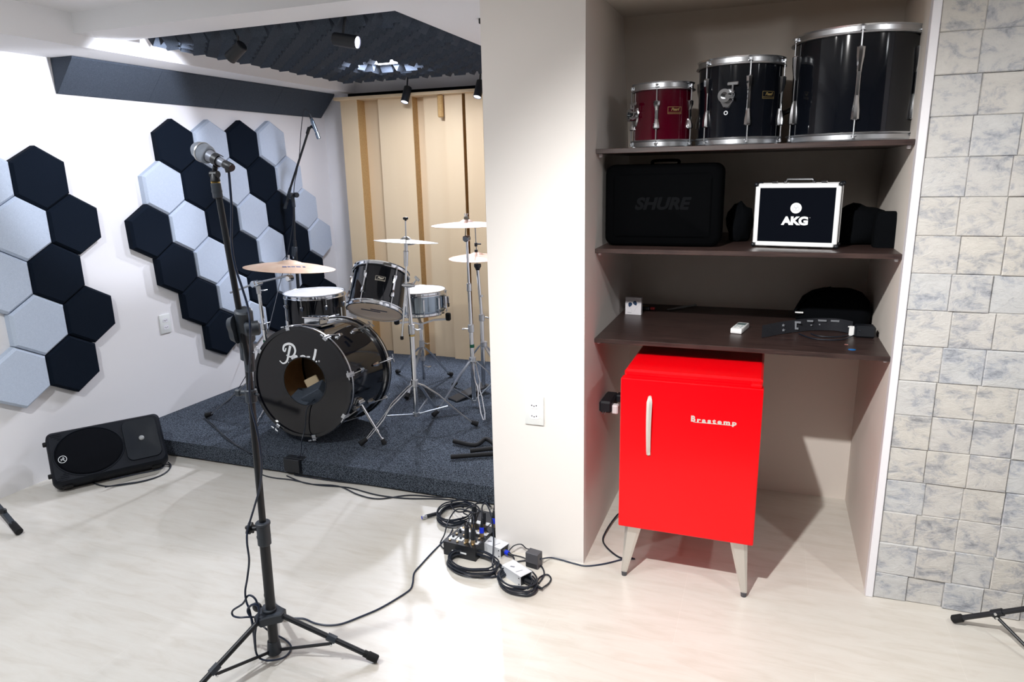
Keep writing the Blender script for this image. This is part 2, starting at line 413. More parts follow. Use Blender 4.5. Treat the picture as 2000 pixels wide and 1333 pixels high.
# ------------------------------------------------------------------ corner bass traps (wedges under the soffit)
ys = [2.835, 3.40, 3.92, 4.456, 5.06]
for k, nm in enumerate(['nearest the photographer', 'second from the front', 'third from the front', 'nearest the wooden diffuser']):
    ya, yb = ys[k]+.0008, ys[k+1]-.0008; b = MB(off=(wallx(ya), ya, ZS))
    S = []
    for yy in (ya, yb):
        x0 = wallx(yy)+.001
        S.append([(x0, yy, ZS-.001), (x0+.155, yy, ZS-.001), (x0+.155, yy, ZS-.012), (x0+.012, yy, ZS-.180), (x0, yy, ZS-.180)])
    b.loft(S); tag(b.build('foam_bass_trap', FOAM, angle=20), f'charcoal foam wedge in the wall and ceiling corner, {nm}', 'acoustic foam', 'foam wedges along the left wall')

# ------------------------------------------------------------------ ceiling foam tiles
CELL = .0915; TS = CELL*4
LPX, LPY = -2.374, 4.165
def foam_tile(skip):
    b = MB(); b.span(0, TS-.001, 0, TS-.001, -.012, 0)
    for i in range(4):
        for j in range(4):
            if (i, j) in skip: continue
            x, y, h, c = i*CELL, j*CELL, -.080, CELL
            if (i+j) % 2 == 0: A = [(x, y), (x+c, y), (x+c, y+c), (x, y+c)]; r = [(x+c/2, y+.004, h), (x+c/2, y+c-.004, h)]; 
            else: r = [(x+.004, y+c/2, h), (x+c-.004, y+c/2, h)]
            q = [b.bm.verts.new((px_, py_, -.011)) for px_, py_ in ((x, y), (x+c, y), (x+c, y+c), (x, y+c))]; t = [b.bm.verts.new(p) for p in r]
            if (i+j) % 2 == 0:
                b.face([q[0], q[1], t[0]]); b.face([q[2], q[3], t[1]]); b.face([q[1], q[2], t[1], t[0]]); b.face([q[3], q[0], t[0], t[1]])
            else:
                b.face([q[3], q[0], t[0]]); b.face([q[1], q[2], t[1]]); b.face([q[0], q[1], t[1], t[0]]); b.face([q[2], q[3], t[0], t[1]])
    return b
proto = None
X0F, Y0F = -3.06, 2.93
for r_ in range(5):
    for c_ in range(4):
        x, y = X0F+c_*TS, Y0F+r_*TS
        sk = set()
        for i in range(4):
            for j in range(4):
                cx, cy = x+(i+.5)*CELL, y+(j+.5)*CELL
                if abs(cx-LPX) < .1 and abs(cy-LPY) < .1: sk.add((i, j))
        if sk:
            b = foam_tile(sk)
            o = b.build('foam_ceiling_tile', FOAM, angle=10)
        else:
            if proto is None: proto = foam_tile(set()).build('foam_ceiling_tile', FOAM, angle=10); o = proto
            else: o = proto.copy(); COL.objects.link(o)
        o.location = (x, y, ZT-.0005)
        tag(o, f'charcoal wedge foam ceiling tile, {NTH[c_]} from the left in the {NTH[r_]} row behind the front beam', 'acoustic foam', 'wedge foam tiles on the ceiling')
# LED panel sunk in the foam
t = thing('ceiling_light', 'glowing square ceiling light set into the wedge foam', 'light', (LPX, LPY, ZT-.012))
MB().box((0, 0, -.012), (.26, .26, .024), bev=.003).build('light_housing', WHITEP, t)
MB().box((0, 0, -.026), (.235, .235, .004)).build('diffuser', EMP, t)
area('light_panel_lamp', (LPX, LPY, ZT-.045), .22, 22, (.82, .86, 1))
# track spotlights
def spotlight(base, top, end, label, on, watt, tgt, stem=True, deg=70):
    base, top, end = Vector(base), Vector(top), Vector(end); d = (end-top).normalized()
    t = thing('track_spotlight', label, 'spotlight', base, 'black track spotlights')
    MB(base).box(base-Vector((0, 0, .008)), (.085, .035, .016), bev=.003).build('mounting_plate', BLACKP, t)
    mid = top+(end-top)*.35
    b = MB(base); b.tube([base-Vector((0, 0, .012)), (base+mid)/2+Vector((0, 0, .0)), mid], .006, 8); b.build('stem', BLACKP, t)
    b = MB(base); L = (end-top).length; b.lathe([(0, 0), (.024, 0), (.029, .004), (.030, L), (.026, L), (.026, L-.01), (0, L-.01)], frame(top, d), 32); bo = b.build('lamp_body', BLACKP, t)
    b = MB(base); b.lathe([(0, L-.009), (.0255, L-.009), (.0255, L-.006), (0, L-.006)], frame(top, d), 32); b.build('lens', EMW, bo)
    if on: spot('track_spot_beam', end+d*.012, end+d if tgt is None else tgt, watt, deg, .35, .022, (.84, .88, 1))
BT = Vector((0, 0, 0))
p1a, p1b = W(474, 88, 2.955), W(449, 114, 2.955)
spotlight((W(466, 60, 2.955).x, 2.955, ZT), p1a, p1b, 'black spotlight below the front beam, aimed down at the left wall', True, 60, (-3.6, 3.05, 1.85), deg=72)
p2a, p2b = W(652, 76, 2.955), W(699, 83, 2.962)
spotlight((W(678, 40, 2.955).x, 2.955, ZT), p2a, p2b, 'black spotlight below the front beam, aimed to the right', True, 30, (-.9, 3.2, 1.4), deg=70)
p3a, p3b = W(797, 170, 4.93), W(790, 200, 4.88)
spotlight((p3a.x, 4.94, ZT), p3a, p3b, 'left of two black spotlights hanging before the wooden panels', True, 105, (-2.4, 3.3, .1), deg=88)
p4a, p4b = W(939, 158, 4.93), W(932, 190, 4.88)
spotlight((p4a.x, 4.94, ZT), p4a, p4b, 'right spotlight before the wooden panels, half behind the pillar', True, 85, (-1.75, 3.3, .1), deg=88)
t = MB(); t.span(-1.24, -1.10, 3.08, 3.14, ZC-.02, ZC, bev=.003)
pb = G(938, 35, ZC)
t = MB((pb.x, pb.y, ZC)); t.box((pb.x+.05, pb.y+.02, ZC-.012), (.12, .04, .024), bev=.003); tag(t.build('track_mounting_plate', BLACKP), 'black track lamp plate on the ceiling beside the pillar', 'lamp mount')

# ------------------------------------------------------------------ wooden diffuser
DZ0, DZ1 = PZ, 2.165
t = thing('wooden_diffuser', 'tall stepped diffuser of cream wooden boards with brown edges', 'acoustic panel', (-2.7, 4.95, PZ))
off = t.location
secs = [(-3.262, -3.112, 4.97), (-3.112, -2.967, 5.085), (-2.967, -2.64, 5.06), (-2.555, -2.465, 5.03), (-2.465, -2.36, 5.025), (-2.36, -2.215, 4.99), (-2.185, -2.045, 4.98), (-2.045, -1.8, 5.07), (-1.8, -1.5, 4.99), (-1.5, -1.1, 5.06)]
secs[2] = (-2.94, -2.64, 5.0)
secs.append((-2.64, -2.555, 5.09)); secs.append((-2.215, -2.185, 5.1))
for x0, x1, yf in secs:
    pn = MB(off).span(x0, x1, yf+.006, YB-.002, DZ0+.001, DZ1, bev=.001).build('board', MDF, t)
    MB(off).span(x0, x1, yf, yf+.006, DZ0+.001, DZ1).build('facing', WOODF, pn)
MB(off).span(-3.30, -1.1, 4.93, YB-.002, DZ1, DZ1+.022, bev=.002).build('top_board', WOODF, t)
MB(off).span(-3.20, -1.1, 4.99, YB-.002, DZ1+.022, DZ1+.05).build('shadow_gap_strip', BLACKF, t)  # black strip standing in for the shadow gap above the boards
b = MB(off); xb = W(858, 190, 4.95).x; b.span(xb-.025, xb+.018, 4.955, 4.985, 2.0, DZ1-.001, bev=.008); b.build('bracket', MDF, t)

# ------------------------------------------------------------------ outlets
def outlet(M, label, grp='double wall sockets'):
    t = thing('wall_outlet', label, 'outlet', M.translation, grp)
    inv = T(*M.translation).inverted() @ M
    MB().box((0, 0, .004), (.080, .122, .008), inv, bev=.003, seg=2).build('cover_plate', OUTLET, t)
    for s in (-1, 1):
        k = MB(); k.prism([(-.020, -.008), (-.012, -.0135), (.012, -.0135), (.020, -.008), (.020, .008), (.012, .0135), (-.012, .0135), (-.020, .008)], .008, .0092, inv @ T(0, s*.0225, 0)); so = k.build('socket', WHITEP, t)
        k = MB()
        for q, dy in ((-.0095, 0), (0, -.003), (.0095, 0)): k.cyl(inv @ Vector((q, s*.0225+dy, .0085)), inv @ Vector((q, s*.0225+dy, .0098)), .0025, n=10)
        k.build('pin_holes', BLACKP, so)
pc = W(1044.5, 801.5, PY)
outlet(Matrix(((1, 0, 0, pc.x), (0, 0, -1, PY), (0, 1, 0, pc.z), (0, 0, 0, 1))), 'white double socket on the front of the pillar')
n_ = Vector((1, -WB, 0)).normalized(); al = Vector((WB, 1, 0)).normalized(); yo = 3.302
outlet(Matrix(((al.x, 0, n_.x, wallx(yo)), (al.y, 0, n_.y, yo), (0, 1, 0, .69), (0, 0, 0, 1))), 'white double socket on the left wall between the panel clusters')
# ------------------------------------------------------------------ alcove shelves
SF = 2.67
def shelf(name, zt, th, yb, label, xr=NX1):
    o = MB((PX1, SF, zt-th)).span(PX1+.001, xr-.001, SF, yb, zt-th, zt, bev=.0012).build(name, SHELF)
    tag(o, label, 'shelf')
    for x in (PX1+.012, xr-.012):
        MB((PX1, SF, zt-th)).span(x-.006, x+.006, SF+.03, SF+.045, zt-th-.012, zt-th-.0002, bev=.002).build('shelf_peg', WHITEP, o)
    return o
Z3, Z2, Z1 = 1.672, 1.294, .931
shelf('wall_shelf', Z3, .018, 3.325, 'top dark wood shelf carrying three drums')
shelf('wall_shelf', Z2, .018, 3.44, 'middle dark wood shelf carrying the two equipment cases')
shelf('desk_shelf', Z1, .018, 3.455, 'lowest dark wood shelf, directly above the red fridge')

# ------------------------------------------------------------------ drums
def rim(b, r, z, up_=1, h=.03, M=I4):
    """triple flanged metal hoop around radius r; outer lip at z"""
    s = up_
    b.lathe([(r+.001, z-s*.001), (r+.002, z), (r+.009, z-s*.001), (r+.0045, z-s*.006), (r+.0045, z-s*(h-.009)), (r+.011, z-s*(h-.006)), (r+.012, z-s*(h-.002)), (r+.0035, z-s*h), (r+.001, z-s*(h-.004)), (r+.001, z-s*.001)], M, 72)
def drum(name, label, cat, M, r, d, shell, angs, lug='long', top=HEADW, bottom=HEADC, group=None, hoop=CHROME2, badge=None, base_ang=0, insert=True):
    """drum standing on local z=0, axis z, overall height d (hoop to hoop)"""
    t = thing(name, label, cat, M.translation, group); t.rotation_euler = M.to_euler()
    b = MB(); b.lathe([(r-.006, .012), (r, .012), (r, d-.012), (r-.006, d-.012), (r-.006, .012)], n=72); sh = b.build('shell', shell, t)
    b = MB(); rim(b, r, d); b.build('top_hoop', hoop, t)
    b = MB(); rim(b, r, 0, -1); b.build('bottom_hoop', hoop, t)
    b = MB(); b.lathe([(0, d-.009), (r-.012, d-.009), (r+.0015, d-.012), (r+.0015, d-.016), (0, d-.012)], n=72); b.build('top_head', top, t)
    b = MB(); b.lathe([(0, .009), (r-.012, .009), (r+.0015, .012), (r+.0015, .016), (0, .012)], n=72); b.build('bottom_head', bottom, t)
    for a in angs:
        a = base_ang+math.radians(a); Fm = RZ(a) @ T(r, 0, 0)   # local x outward
        zt, zb = d-.068, .068
        def cup(g, z0, z1):
            s = 1 if z1 > z0 else -1
            sec = []
            for (zz, w, dp) in ((z0, .007, .008), (z0+(z1-z0)*.25, .008, .012), (z0+(z1-z0)*.6, .0115, .016), (z1-s*.003, .0125, .0165), (z1, .0105, .0135)):
                sec.append([Fm @ Vector(p) for p in ((-.001, -w, zz), (dp*.55, -w, zz), (dp, -w*.45, zz), (dp, w*.45, zz), (dp*.55, w, zz), (-.001, w, zz))])
            g.loft(sec); return g
        if lug == 'long':
            g = MB(); cup(g, d*.5+(zt-d*.5)*.30, zt); cup(g, d*.5-(d*.5-zb)*.30, zb)
            g.box((.005, 0, d/2), (.007, .0125, (zt-zb)*.42), Fm, bev=.0015); los = [g.build('lug', CHROME, t)]*2
        elif lug == 'short':
            los = [cup(MB(), d-.10, zt).build('lug', CHROME, t), cup(MB(), .10, zb).build('lug', CHROME, t)]
        else:
            g = MB(); g.cyl(Fm @ Vector((.010, 0, .045)), Fm @ Vector((.010, 0, d-.045)), .006, n=10)
            for zz in (.06, d-.06): g.cyl(Fm @ Vector((-.001, 0, zz)), Fm @ Vector((.010, 0, zz)), .005, n=8)
            los = [g.build('lug', CHROME, t)]*2
        z_lo = zt if lug != 'tube' else d-.05
        for lo, za, zc in zip(los, (z_lo-.004, min(zb+.004, .072) if lug != 'tube' else .05), (d-.018, .018)):
            g = MB(); s = 1 if zc > za else -1
            g.cyl(Fm @ Vector((.0095, 0, za)), Fm @ Vector((.0095, 0, zc+s*.003)), .0025, n=8)
            g.cyl(Fm @ Vector((.0095, 0, zc)), Fm @ Vector((.0095, 0, zc+s*.009)), .0048, n=8)
            g.box((.006, 0, zc), (.014, .016, .003), Fm)
            g.build('tension_rod', CHROME2, lo)
    if badge:
        a, z, w, h, ink, txt = badge; Fm = RZ(base_ang+math.radians(a))
        g = MB(); n = 8
        def cp(u, v, o): aa = u/r; return Fm @ Vector(((r+o)*math.cos(aa), (r+o)*math.sin(aa), z+v))
        def strip(u0, u1, v0, v1, o):
            P0 = [cp(u0+(u1-u0)*k/n, v0, o) for k in range(n+1)]; P1 = [cp(u0+(u1-u0)*k/n, v1, o) for k in range(n+1)]
            A = [g.bm.verts.new(p) for p in P0]; B = [g.bm.verts.new(p) for p in P1]
            for k in range(n): g.face([A[k], A[k+1], B[k+1], B[k]])
        bw = .0016
        for q in ((-w/2, w/2, h/2-bw, h/2), (-w/2, w/2, -h/2, -h/2+bw), (-w/2, -w/2+bw, -h/2, h/2), (w/2-bw, w/2, -h/2, h/2), (-w/2, w/2, -h/2+.005, -h/2+.005+bw)): strip(*q, .0008)
        F2 = Fm @ T(r+.0004, 0, z+.003) @ Matrix(((0, 0, 1, 0), (1, 0, 0, 0), (0, 1, 0, 0), (0, 0, 0, 1)))
        g.text(txt, h*.55, F2, ext=.0005, shear=.35, bold=.0006, sx=1.05)
        g.build('badge', ink, sh)
    return t
def toward(x, y): return math.atan2(-y, -x)
def bracket(t, M, m=CHROME):
    """tom holder bracket: base plate, ring clamp and wing bolt; local z out of the shell, y up"""
    g = MB(); pts = [(-.022, .026), (.022, .026), (.030, .010), (.024, -.018), (.010, -.042), (-.010, -.042), (-.024, -.018), (-.030, .010)]
    g.prism(pts, 0, .006, M, top=[(x*.9, y*.9) for x, y in pts]); bo = g.build('mounting_bracket', m, t)
    g = MB(); g.lathe([(.0125, .006), (.0235, .006), (.0235, .030), (.0125, .030), (.0125, .006)], M, 28, a0=.35, a1=2*PI-.35)
    for s in (-1, 1): g.box((.026, s*.0085, .018), (.018, .006, .022), M, bev=.001)
    g.build('clamp_ring', m, bo)
    g = MB(); g.cyl(M @ Vector((.026, -.012, .018)), M @ Vector((.026, .036, .018)), .004, n=8); g.box((.026, .040, .018), (.040, .011, .005), M, bev=.002); g.build('wing_bolt', m, bo)
# three drums on the top shelf
def shelfdrum(xl, xr, yt, Y, label, shell, angs, ink, txt, ba, name='tom_drum'):
    A, B = W(xl, 200, Y), W(xr, 200, Y); cx = (A.x+B.x)/2; dist = (Vector((cx, Y, Z3))-Vector((0, 0, CH))).dot(fw)
    r = (xr-xl)/2/FPX*dist*math.cos(math.atan2(cx, Y)+.0)**0 - .010
    # top of the hoop: nearest rim edge projects highest-lowest; solve height from centre line
    ztop = W((xl+xr)/2, yt, Y+r*.5).z
    a0 = toward(cx, Y)
    t = drum(name, label, 'drum', T(cx, Y, Z3+.0003), r, ztop-Z3, shell, angs, 'long', HEADC, HEADC, 'spare drums on the top shelf', base_ang=a0, badge=(ba, (ztop-Z3)*.56, .055, .026, ink, txt))
    return t, cx, Y, r, ztop-Z3, a0
t, cx, cy, r, d, a0 = shelfdrum(1236, 1355, 168, 2.86, 'small dark red drum, leftmost on the top shelf', GLOSSR, [-83, -11, 61, 133, 205], GOLD, 'Pearl', 24)
Fm = RZ(a0+math.radians(-66)) @ T(r, 0, d*.52) @ Matrix(((0, 0, 1, 0), (1, 0, 0, 0), (0, 1, 0, 0), (0, 0, 0, 1))); bracket(t, Fm)
t, cx, cy, r, d, a0 = shelfdrum(1364, 1526, 125, 2.90, 'middle-sized black drum with a mounting bracket, between the other two on the top shelf', GLOSS, [-48, 12, 72, 132, 192, 252], GOLD, 'Pearl', 42)
Fm = RZ(a0+math.radians(-17)) @ T(r, 0, d*.56) @ Matrix(((0, 0, 1, 0), (1, 0, 0, 0), (0, 1, 0, 0), (0, 0, 0, 1))); bracket(t, Fm)
g = MB(); g.lathe([(.0045, 0), (.0075, 0), (.0075, .002), (.0045, .002), (.0045, 0)], Fm @ T(0, -.058, 0), 16); g.build('vent_grommet', CHROME2, t)
# big one: its right edge almost reaches the alcove side
t, cx, cy, r, d, a0 = shelfdrum(1552, 1784, 77, 2.905, 'largest black drum, rightmost on the top shelf', GLOSS, [-66, 3, 62, 122, 182, 240], GOLD, 'Pearl', 150)
q = W(1536, 190, 3.08); g = MB((q.x, q.y, Z3)); g.tube([(q.x-.05, q.y, Z3+.13), (q.x-.02, q.y, Z3+.12), (q.x+.045, q.y, Z3+.15)], .010, 8); g.box((q.x-.02, q.y, Z3+.128), (.022, .05, .02), bev=.005); g.cyl((q.x+.04, q.y, Z3), (q.x+.04, q.y, Z3+.15), .008); g.cyl((q.x+.04, q.y, Z3), (q.x+.04, q.y, Z3+.008), .04, n=24); tag(g.build('drum_mount', BLACKP), 'black jointed drum arm standing between the two black drums', 'drum hardware')

# ------------------------------------------------------------------ equipment cases
def case_front(M, w, h, d, label):
    """aluminium framed flight case; local x width, y up, z outward (front face at z=0)"""
    t = thing('equipment_case', label, 'case', M.translation); t.rotation_euler = M.to_euler()
    body = MB().box((0, h/2+.006, -d/2), (w-.006, h-.006, d-.006)).build('body', BLACKP, t)
    MB().box((0, h/2+.006, -.0015), (w-.03, h-.03, .003)).build('front_panel', mat('navy_black_laminate', (.001, .002, .005), .8, spec=.06), t)
    e = .019; b = MB()
    for zz in (0, -d):
        s = 1 if zz == 0 else -1
        for y in (.006+e/2, h+.006-e/2): b.box((0, y, zz-s*.006), (w-.02, e, .014), bev=.003)
        for x in (-w/2+e/2+.0, w/2-e/2): b.box((x, h/2+.006, zz-s*.006), (e, h-.02, .014), bev=.003)
    b.build('aluminium_edging', ALU, t)
    b = MB()
    for x in (-w/2, w/2):
        for y in (.006, h+.006):
            for zz in (-.002, -d+.002): b.sphere((x*.985, y+(.004 if y < .1 else -.004), zz), .0085, u=12, v=8)
    b.build('corner_cap', BLACKP, t)
    b = MB()
    for x in (-.25*w, .25*w): b.box((x, .003, -d*.3), (.05, .006, .02), bev=.002)
    b.build('foot', BLACKR, t)
    h0 = h+.006
    b = MB()
    b.tube([(-.048, h0+.003, -d*.5), (-.044, h0+.013, -d*.5), (.044, h0+.013, -d*.5), (.048, h0+.003, -d*.5)], .0045, 8); hd = b.build('carry_handle', CHROME2, t)
    b = MB()
    for x in (-.05, .05): b.box((x, h0+.004, -d*.5), (.012, .010, .024), bev=.002)
    b.build('handle_mount', CHROME, hd)
    for x in (-.29*w, .29*w): MB().box((x, h0+.004, -d*.42), (.022, .010, .03), bev=.003).build('latch', CHROME, t)
    return t
pc = W(1549, 483, 2.80)
cw, chh = .295, .232
M = T(pc.x, 2.80, Z2+.0003) @ RZ(math.radians(-9)) @ RX(PI/2)
t = case_front(M, cw, chh, .10, 'black case with silver edges and white lettering, on the middle shelf')
b = MB(); b.text('AKG', .040, T(0, chh*.43, .0002), ext=.0006, bold=.0022, sx=1.12, sp=.95); b.lathe([(0, 0), (.0195, 0), (.0195, .001), (0, .001)], T(0, chh*.43+.048, 0), 40); b.text("'", .012, T(.050, chh*.43+.010, .0002)); b.build('lettering', INKW, t)
b = MB()
for k in range(3):
    a = PI/2+k*2*PI/3; b.lathe([(.0058, .0011), (.0068, .0011), (.0068, .0014), (.0058, .0014), (.0058, .0011)], T(.0055*math.cos(a), chh*.43+.048+.0055*math.sin(a), 0), 24)
b.build('emblem', mat('pale_grey_ink', (.35, .36, .42), .5), t)
# large soft case
w, h, d = .452, .318, .17
t = thing('equipment_case', 'large matte black moulded case standing on the left of the middle shelf', 'case', (PX1+.012+w/2, 2.775, Z2+.0003)); t.rotation_euler = (PI/2, 0, 0)
def rrect(w, h, r, n=6):
    P_ = []
    for cx_, cy_, a in ((w/2-r, h/2-r, 0), (-w/2+r, h/2-r, PI/2), (-w/2+r, -h/2+r, PI), (w/2-r, -h/2+r, 1.5*PI)):
        for k in range(n+1): P_.append((cx_+r*math.cos(a+k*PI/2/n), cy_+r*math.sin(a+k*PI/2/n)))
    return P_
SOFT = mat('moulded_black', (.0006, .0008, .0012), .85, spec=.05)
def rloft(secs, r=.035, off=(0, 0)):
    return [[(x+off[0], y+off[1], z) for x, y in rrect(ww, hh, min(r, hh/2-.001, ww/2-.001))] for ww, hh, z in secs]
b = MB(); b.loft(rloft([(w-.03, h-.03, .0), (w-.006, h-.006, -.012), (w, h, -.035), (w, h, -d+.035), (w-.006, h-.006, -d+.012), (w-.03, h-.03, -d)], off=(0, h/2))); b.build('shell', SOFT, t, angle=50)
b = MB(); b.loft(rloft([(w-.07, h-.07, .0), (w-.085, h-.085, .006)], .02, (0, h/2))); b.build('front_relief', SOFT, t)
b = MB(); b.text('SHURE', .062, T(.0, h*.52, .0062), ext=.0012, shear=.25, bold=.003, sx=1.1); b.build('embossed_lettering', mat('dull_black_ink', (.0016, .002, .003), .6, spec=.06), t)
b = MB(); b.tube(smooth([(-.05, h-.001, -d/2), (-.045, h+.012, -d/2), (.045, h+.012, -d/2), (.05, h-.001, -d/2)], 5), .006, 8); b.build('carry_handle', SOFT, t)
# dark bundles beside the cases
def lump(name, label, cat, c, sx_, sy_, sz_, m=BLACKF, seed=1, sub=3):
    rnd = random.Random(seed); b = MB(c); t_ = bmesh.new(); bmesh.ops.create_icosphere(t_, subdivisions=sub, radius=1)
    ph = [(rnd.uniform(1.5, 3.5), rnd.uniform(0, 6), Vector((rnd.uniform(-1, 1), rnd.uniform(-1, 1), rnd.uniform(-1, 1))).normalized()) for _ in range(6)]
    for v in t_.verts:
        n = v.co.copy(); k = 1+sum(.045*math.sin(f*3*n.dot(ax)+p) for f, p, ax in ph); z = max(n.z*k, -.62)
        v.co = Vector((n.x*k*sx_, n.y*k*sy_, (z+.62)/1.62*sz_))
    b.merge(t_, T(*c)); return tag(b.build(name, m, angle=60), label, cat)
q = W(1442, 480, 3.06); lump('pouch', 'rounded black pouch in the shadow between the two cases', 'bag', (q.x, 3.06, Z2+.0005), .052, .07, .155, seed=3)
q = W(1672, 480, 3.0); lump('cable_bundle', 'black bundle on the middle shelf just right of the silver-edged case', 'bundle', (q.x, 3.0, Z2+.0005), .10, .08, .15, seed=5)
q = W(1728, 480, 2.90); b = MB((q.x, 2.9, Z2)); b.loft([[(q.x+x*s, 2.9+y*s2, Z2+.0005+z) for x, y in rrect(.085, .09, .02)] for s, s2, z in ((1, 1, 0), (1.05, 1, .05), (1.0, .9, .10), (.85, .7, .125), (.6, .4, .13))]); tag(b.build('headphone_case', BLACKF, angle=50), 'upright black case at the right end of the middle shelf', 'case')

# ------------------------------------------------------------------ things on the desk shelf
D = Z1+.0004
q0, q1 = G(1221, 614, D), G(1252, 616, D); u = (q1-q0).normalized(); wbx = (q1-q0).length; hb = .082
M = frame((q0+q1)/2, Vector((u.y, -u.x, 0)), u)   # z outwards to viewer
if M.to_3x3() @ Vector((0, 1, 0)) @ Vector((0, 0, 1)) < 0: M = M @ RZ(PI)
sx_ = 1 if (M.to_3x3() @ Vector((1, 0, 0))).dot(u) > 0 else -1
t = thing('earphone_box', 'small white box with a picture of two blue earphones', 'box', M.translation); t.rotation_euler = M.to_euler()
MB().box((0, hb/2, -.0125), (wbx, hb, .025), bev=.0006).build('carton', mat('white_card', (.72, .70, .74), .5), t)
b = MB()
for x, y, a in ((-.0165, .006, -.35), (.010, .014, .5)):
    pts = [(0, -.012), (.007, -.004), (.0085, .006), (.003, .011), (-.005, .010), (-.0095, .003), (-.006, -.006)]
    b.prism([(p*1.05, q_*1.05) for p, q_ in pts], .0001, .0006, T(x*.9, hb/2+y, 0) @ RZ(a*sx_))
b.build('earphone_print', mat('print_blue', (.004, .03, .09), .5), t)
b = MB()
for s in (-1, 1):
    b.tube(smooth([(s*.004, hb*.16, .0004), (s*.015, hb*.42, .0004), (s*.030, hb*.62, .0004), (s*.020, hb*.84, .0004), (s*.006, hb*.78, .0004), (s*.004, hb*.62, .0004)], 6), .0003, 4)
b.box((-.018, hb*.12, .0003), (.02, .0018, .0002)); b.build('printed_wire', mat('print_grey', (.25, .26, .3), .5), t)
q = G(1273, 606, D); b = MB((q.x, q.y, D)); b.box((q.x-.045, q.y, D+.009), (.075, .03, .018), RZ(0), bev=.004)
t = b.build('lighter', BLACKP); tag(t, 'small black lighter with a red tip lying beside the white earphone box', 'lighter'); MB((q.x, q.y, D)).box((q.x+.004, q.y-.004, D+.009), (.022, .014, .012), bev=.003).build('red_tip', mat('red_plastic', (.75, .05, .06), .4), t)
MB((q.x, q.y, D)).box((q.x-.04, q.y+.002, D+.0185), (.05, .014, .001)).build('yellow_strip', mat('mustard', (.35, .2, .03), .5), t)
qa, qb = G(1303, 605, D+.006), G(1360, 596, D+.006)
t = thing('pen', 'thin grey tapered pen-like stick lying at the back of the lowest shelf', 'pen', qa); dv = (qb-qa); L = dv.length; Mq = frame(qa, dv)
b = MB(qa); b.lathe([(0, 0), (.0025, 0), (.007, L*.6), (.007, L*.62), (.005, L*.63), (.005, L*.95), (0, L*.95)], Mq, 14); b.build('barrel', mat('grey_plastic', (.32, .33, .34), .5), t)
MB(qa).box((0, 0, L*.63), (.022, .004, .004), Mq, bev=.001).build('flange', mat('grey_plastic', (.32, .33, .34), .5), t); MB(qa).box((0, 0, L*.96), (.018, .010, .004), Mq, bev=.001).build('flange', mat('grey_plastic', (.32, .33, .34), .5), t)
# air-conditioner remote
qa, qb = (G(1424, 652, D)+G(1450, 653, D))/2, (G(1468, 636, D)+G(1448, 634, D))/2
dv = (qb-qa); L = .135; Mq = frame(qa, (0, 0, 1), dv)
t = thing('remote_control', 'white remote control lying in the middle of the lowest shelf', 'remote control', Mq.translation); t.rotation_euler = Mq.to_euler()
MB().box((L/2, 0, .011), (L, .046, .021), bev=.004, seg=2).build('casing', mat('remote_white', (.8, .8, .8), .35), t)
MB().box((L*.72, 0, .0218), (L*.28, .034, .0012)).build('display', mat('lcd_grey', (.12, .17, .17), .25), t)
b = MB()
for i, j in ((.45, -1), (.45, 1), (.33, -1), (.33, 0), (.33, 1), (.2, -1), (.2, 1)): b.box((L*i, j*.011, .0222), (.009, .007, .0014), bev=.0005)
b.build('buttons', mat('button_grey', (.35, .4, .42), .5), t)
# backpack at the back right
q = G(1625, 640, D); bx, by = .265, 3.24
b = MB((bx, by, D)); S = []
for zz, ww, hh in ((0, .27, .20), (.02, .29, .215), (.06, .285, .20), (.10, .26, .17), (.13, .20, .12), (.145, .12, .06)):
    S.append([(bx+.01+x+zz*.12, by+y, D+zz) for x, y in rrect(ww, hh, min(.05, hh/2-.002), 5)])
b.loft(S); bag = b.build('bag', BLACKF, angle=60); tag(bag, 'soft black bag slumped at the back right of the lowest shelf', 'bag')
b = MB((bx, by, D)); b.tube(smooth([(bx-.14, by-.08, D+.05), (bx-.11, by-.07, D+.105), (bx-.06, by-.05, D+.14), (bx, by-.02, D+.150)], 6), .006, 7); b.build('strap', BLACKF, bag)
b = MB((bx, by, D)); b.box((bx-.122, by-.112, D+.055), (.032, .002, .006), RZ(0)); b.build('pull_tab', mat('reflective_white', (.9, .9, .9), .3), bag)
# strap with stars and letters, looping to the right
sp_ = [G(1488, 648, D+.028), G(1530, 640, D+.028), G(1580, 634, D+.028), G(1630, 634, D+.028), G(1665, 640, D+.028)]
pts = smooth(sp_, 6); b = MB(sp_[0]); S = []
for p in pts: S.append([(p.x, p.y-.002, D+.002), (p.x, p.y+.002, D+.002), (p.x, p.y+.006, D+.052), (p.x, p.y+.002, D+.052)])
b.loft(S); st = b.build('guitar_strap', mat('black_webbing', (.006, .007, .012), .8, bump=(300, .3))); tag(st, 'black instrument strap printed with grey stars and block letters', 'strap')
b = MB(sp_[0]); GI = mat('strap_grey', (.16, .17, .19), .7)
p0 = sp_[1]
for dz in (.038, .018):
    c_ = W(1530.5, 627 if dz > .03 else 640, p0.y-.006); pp = []
    for k in range(10):
        rr2 = .0072 if k % 2 == 0 else .003; a = PI/2+k*PI/5; pp.append((rr2*math.cos(a), rr2*math.sin(a)))
    b.prism(pp, 0, .001, frame((c_.x, p0.y-.004, D+dz), (0, -1, 0), (1, 0, 0)))
for k, (x_, wd_) in enumerate(((1554, .038), (1579, .036), (1605, .038), (1632, .034))):
    c_ = G(x_, 636, D+.03); y_ = min(pts, key=lambda p: abs(p.x-c_.x)).y-.0035
    b.box((c_.x, y_, D+.043), (wd_, .001, .008)); b.box((c_.x, y_, D+.030), (.007, .001, .018)) if k == 0 else None
    if k == 0: b.box((c_.x-.004, y_, D+.017), (wd_*.8, .001, .008))
    if k in (1, 2): b.box((c_.x+(.012 if k == 1 else -.010), y_, D+.026), (.014 if k == 2 else .006, .001, .005))
